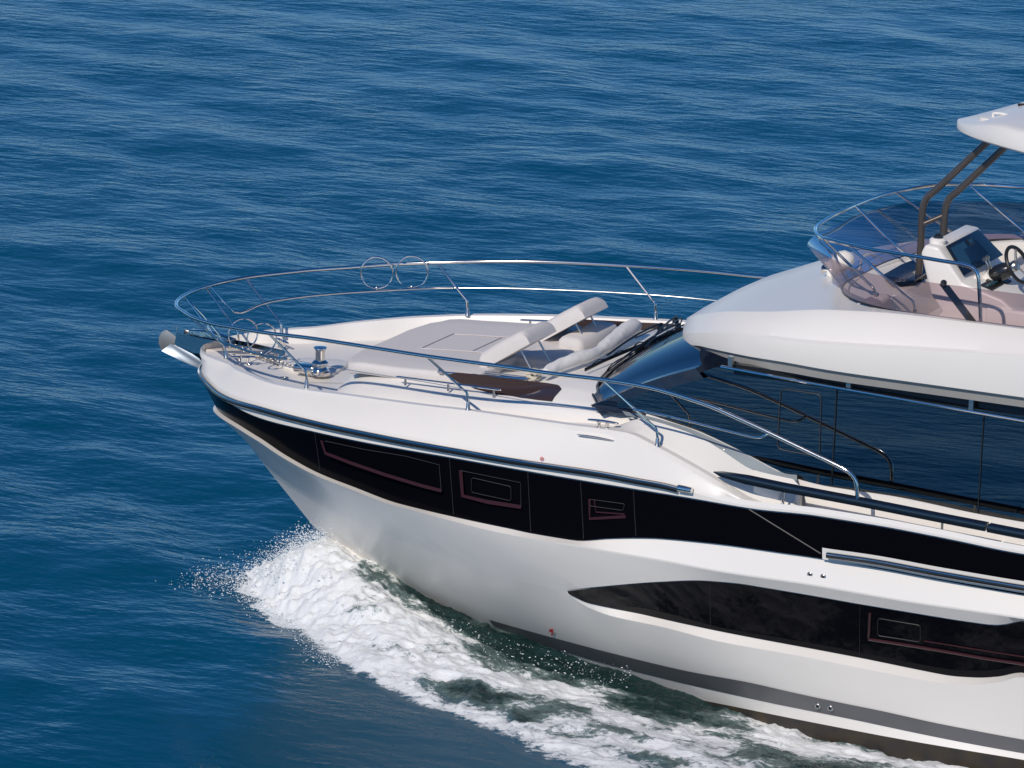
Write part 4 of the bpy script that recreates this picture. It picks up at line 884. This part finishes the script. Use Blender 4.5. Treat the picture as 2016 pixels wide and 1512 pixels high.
ad = n.nodes.new('ShaderNodeMath'); ad.operation = 'MULTIPLY_ADD'; n.links.new(w2.outputs[0], ad.inputs[1]); n.links.new(n2.outputs[0], ad.inputs[0]); n.links.new(n1.outputs[0], ad.inputs[2])
bp = n.nodes.new('ShaderNodeBump'); bp.inputs['Distance'].default_value = .16
ms = n.nodes.new('ShaderNodeMapRange'); ms.inputs[3].default_value = .23; ms.inputs[4].default_value = .13; n.links.new(sep.outputs['Fac'], ms.inputs[0]); 
pm = n.nodes.new('ShaderNodeMapRange'); pm.inputs[1].default_value = .35; pm.inputs[2].default_value = .65; pm.inputs[3].default_value = .65; pm.inputs[4].default_value = 1.2; n.links.new(n3.outputs[0], pm.inputs[0])
mm = n.nodes.new('ShaderNodeMath'); mm.operation = 'MULTIPLY'; n.links.new(ms.outputs[0], mm.inputs[0]); n.links.new(pm.outputs[0], mm.inputs[1])
n.links.new(mm.outputs[0], bp.inputs['Strength']); n.links.new(ad.outputs[0], bp.inputs['Height']); n.links.new(bp.outputs[0], b_.inputs['Normal'])

def axis(a, b, d, far):
    c = list(np.arange(a, b, d)); g = d; lo = [a]; 
    while lo[-1] > -far: g *= 1.12; lo.append(lo[-1]-g)
    g = d; hi = [c[-1]]
    while hi[-1] < far: g *= 1.12; hi.append(hi[-1]+g)
    return np.array(lo[:0:-1]+c+hi[1:])
def heightmesh(name, xs, ys, hf, mater, keep=None, attrs=()):
    X_, Y_ = np.meshgrid(xs, ys); Z_ = hf(X_, Y_); nx, ny = len(xs), len(ys)
    co = np.stack([X_.ravel(), Y_.ravel(), Z_.ravel()], 1).astype(np.float32)
    i = np.arange(ny-1)[:, None]*nx+np.arange(nx-1)[None, :]; q = np.stack([i, i+1, i+nx+1, i+nx], -1).reshape(-1, 4)
    if keep is not None: kv = keep(X_, Y_).ravel(); q = q[kv[q].any(1)]
    used, inv = np.unique(q.ravel(), return_inverse=True); co = co[used]; q = inv.reshape(-1, 4)
    me = bpy.data.meshes.new(name); me.vertices.add(len(co)); me.vertices.foreach_set('co', co.ravel())
    me.loops.add(q.size); me.loops.foreach_set('vertex_index', q.ravel().astype(np.int32)); me.polygons.add(len(q)); me.polygons.foreach_set('loop_start', (np.arange(len(q))*4).astype(np.int32))
    try: me.polygons.foreach_set('loop_total', np.full(len(q), 4, np.int32))
    except Exception: pass
    me.update(calc_edges=True); me.validate(); me.polygons.foreach_set('use_smooth', np.ones(len(me.polygons), bool))
    for an, fn in attrs:
        a = me.attributes.new(an, 'FLOAT', 'POINT'); a.data.foreach_set('value', fn(X_, Y_).ravel()[used].astype(np.float32))
    me.materials.append(mater); o = bpy.data.objects.new(name, me); sc.collection.objects.link(o); return o
sea = heightmesh('sea', axis(-26, 15, .13, 4000), axis(-12, 38, .13, 4000), base_h, wm, attrs=[('calm', calm)])
tag(sea, kind='structure')

# bow wave: displaced water carrying foam
fm = bpy.data.materials.new('foaming_water'); fm.use_nodes = True; n = fm.node_tree; b_ = n.nodes['Principled BSDF']; out = n.nodes['Material Output']
b_.inputs['Base Color'].default_value = (.012, .045, .045, 1); b_.inputs['Roughness'].default_value = .06; b_.inputs['IOR'].default_value = 1.333
fb_ = n.nodes.new('ShaderNodeBsdfPrincipled'); fb_.inputs['Base Color'].default_value = (.80, .82, .83, 1); fb_.inputs['Roughness'].default_value = .55; fb_.inputs['Subsurface Weight'].default_value = 0
tc = n.nodes.new('ShaderNodeNewGeometry'); at_ = n.nodes.new('ShaderNodeAttribute'); at_.attribute_name = 'foam'
na = nznode(3.2, 9, (.8, 1.3), R(-25), .66); nb = nznode(14, 6, (.8, 1.2), R(-25), .7); nc = nznode(60, 3, (1, 1), 0, .6)
mxn = n.nodes.new('ShaderNodeMath'); mxn.operation = 'MULTIPLY_ADD'; mxn.inputs[1].default_value = .80; n.links.new(nb.outputs[0], mxn.inputs[0]); n.links.new(na.outputs[0], mxn.inputs[2])
m2 = n.nodes.new('ShaderNodeMath'); m2.operation = 'ADD'; n.links.new(mxn.outputs[0], m2.inputs[0]); n.links.new(at_.outputs['Fac'], m2.inputs[1])
rr = n.nodes.new('ShaderNodeMapRange'); rr.inputs[1].default_value = 1.29; rr.inputs[2].default_value = 1.50; rr.interpolation_type = 'SMOOTHSTEP'; n.links.new(m2.outputs[0], rr.inputs[0])
mxs = n.nodes.new('ShaderNodeMixShader'); n.links.new(rr.outputs[0], mxs.inputs[0]); n.links.new(b_.outputs[0], mxs.inputs[1]); n.links.new(fb_.outputs[0], mxs.inputs[2]); n.links.new(mxs.outputs[0], out.inputs[0])
gm = n.nodes.new('ShaderNodeMix'); gm.data_type = 'RGBA'; gm.inputs[6].default_value = (.012, .035, .035, 1); gm.inputs[7].default_value = (.20, .28, .27, 1)
g2 = n.nodes.new('ShaderNodeMapRange'); g2.inputs[1].default_value = 1.0; g2.inputs[2].default_value = 1.48; n.links.new(m2.outputs[0], g2.inputs[0]); n.links.new(g2.outputs[0], gm.inputs[0]); 
ea = n.nodes.new('ShaderNodeAttribute'); ea.attribute_name = 'edge'; em = n.nodes.new('ShaderNodeMix'); em.data_type = 'RGBA'; em.inputs[7].default_value = (*WCOL, 1)
n.links.new(ea.outputs['Fac'], em.inputs[0]); n.links.new(gm.outputs[2], em.inputs[6]); n.links.new(em.outputs[2], b_.inputs['Base Color'])
ha = n.nodes.new('ShaderNodeMath'); ha.operation = 'MULTIPLY_ADD'; ha.inputs[1].default_value = .35; n.links.new(nc.outputs[0], ha.inputs[0]); n.links.new(mxn.outputs[0], ha.inputs[2])
bp = n.nodes.new('ShaderNodeBump'); bp.inputs['Distance'].default_value = .05; bp.inputs['Strength'].default_value = .45; n.links.new(ha.outputs[0], bp.inputs['Height']); n.links.new(bp.outputs[0], fb_.inputs['Normal'])
bw2 = n.nodes.new('ShaderNodeBump'); bw2.inputs['Distance'].default_value = .05; ca = n.nodes.new('ShaderNodeAttribute'); ca.attribute_name = 'calm'; cm = n.nodes.new('ShaderNodeMapRange'); cm.inputs[3].default_value = .7; cm.inputs[4].default_value = .05
mu = n.nodes.new('ShaderNodeMath'); mu.operation = 'MULTIPLY'; n.links.new(ca.outputs['Fac'], mu.inputs[0]); n.links.new(ea.outputs['Fac'], mu.inputs[1]); n.links.new(mu.outputs[0], cm.inputs[0]); n.links.new(cm.outputs[0], bw2.inputs['Strength']); n.links.new(ha.outputs[0], bw2.inputs['Height']); n.links.new(bw2.outputs[0], b_.inputs['Normal'])
def foam_density(x, y):
    s, ins, prof, A = wave_fields(x, y)
    d = (.64-.17*np.clip((x-1.0)/4, 0, 1)) - .8*np.clip((x-10.5)/2.2, 0, 1) - .55*(1-ins) + (fbm(x*1.0+.3*y, y*1.7, 3, 71)-.5)*1.35*np.clip((x-.9)/1.1, 0, 1)*np.clip(s*3, 0, 1) + .25*np.clip((2.0-x)/1.2, 0, 1)*np.clip((x+.1)/.4, 0, 1)                                 # thick at the bow, broken further aft
    d = d + .16*np.exp(-((s-.10)/.10)**2)*ins*np.clip((x)/1.0, 0, 1)          # bright leading edge
    gap = np.clip((s-1.0)/.10, 0, 1)*np.clip((x-.9)/.6, 0, 1)*(1-np.clip((x-5.6)/1.2, 0, 1))
    return np.where(ins > 0, d-gap*.7, -1.0)
def wave_h(x, y):
    s, ins, prof, A = wave_fields(x, y); f = ins*np.clip((s+.02)/.12, 0, 1)
    bil = fbm(x*3.2, y*4.2, 6, 21, True); ch_ = fbm(x*9, y*12, 4, 41, True)
    return base_h(x, y)+.004+A*prof*(1+.5*(fbm(x*2.6, y*2.6, 3, 33)-.5)) + f*((1-bil)*.13-.06)*(1.5-.8*np.clip((x-1)/4, 0, 1)) + f*np.maximum(0, vnoise(x*22, y*22, 91)-.62)*.12*np.clip((1.6-x)/1.2, 0, 1) + f*(1-ch_)*.028*(.4+A*2)-(1-np.clip(ins*3, 0, 1))*.012
wavekeep = lambda x, y: (wave_fields(x, y)[1] > 0) & (np.abs(y) < 7.4)
def edge_(x, y):
    s, ins, prof, A = wave_fields(x, y); return np.clip(1.6-1.6*np.clip((s-.02)/.22, 0, 1)*np.clip((x+.2)/.3, 0, 1), 0, 1)
bwv = heightmesh('bow_wave', np.arange(-.75, 13.5, .021), np.arange(-7.4, 2.4, .021), wave_h, fm, keep=wavekeep, attrs=[('foam', foam_density), ('edge', edge_), ('calm', calm)])
tag(bwv, label='white foaming bow wave spreading aft along the hull', kind='stuff')
# spray drops
dm = MB(); oct_v = [(1, 0, 0), (-1, 0, 0), (0, 1, 0), (0, -1, 0), (0, 0, 1), (0, 0, -1)]; oct_f = [(0, 2, 4), (2, 1, 4), (1, 3, 4), (3, 0, 4), (2, 0, 5), (1, 2, 5), (3, 1, 5), (0, 3, 5)]
def drops(N, fx):
    for _ in range(N):
        c, r = fx(); k1, k2 = random.uniform(1, 2.6), random.uniform(-.8, .8); dm.add([(c[0]+a*r*k1, c[1]+b2*r, c[2]+c2*r+a*r*k2) for a, b2, c2 in oct_v], oct_f)
def rs(a, b_): return a+(b_-a)*random.random()**2.2
def near_bow():
    x = random.gauss(.45, .28); y = random.gauss(-.1, .30); h = abs(random.gauss(0, .13)); A = float(tt(amp_, x)); return (x, y, A*.9+h), rs(.0012, .0065)
def crest():
    x = random.uniform(.0, 3.2)**1.0; yy = float(tt(bx_, x)); y = yy*random.uniform(.1, 1.08); A = float(tt(amp_, x)); return (x, y, A*random.uniform(.6, 1.2)+abs(random.gauss(0, .04))), rs(.002, .011)
def ahead():
    x = rs(-.1, -.75)+random.gauss(0, .08); y = random.gauss(-.25, .30)-.2*abs(x); return (x, y, abs(random.gauss(0, .06))+.01), rs(.002, .008)
def side():
    x = random.uniform(-.2, 2.2); y = float(tt(bx_, max(x, -.2)))-abs(random.gauss(0, .16)); return (x, y, abs(random.gauss(0, .03))+.01), rs(.002, .007)
def inner():
    x = random.uniform(1.5, 5.2); y = float(tt(inn_, x))-random.uniform(-.05, .3); return (x, y, random.uniform(.02, .22)), rs(.002, .007)
drops(8000, near_bow); drops(160, crest); drops(1000, ahead); drops(1500, side); drops(450, inner)
M['drop'] = mat('spray_drop', (.8, .84, .86), .25)
k_ = len(dm.v); me = bpy.data.meshes.new('spray'); me.from_pydata(dm.v, [], dm.f); me.materials.append(M['drop']); spo = bpy.data.objects.new('spray', me); sc.collection.objects.link(spo)
tag(spo, label='drops of spray flying off the bow wave', kind='stuff')
for o in bpy.data.objects:
    if 'base' in o: del o['base']
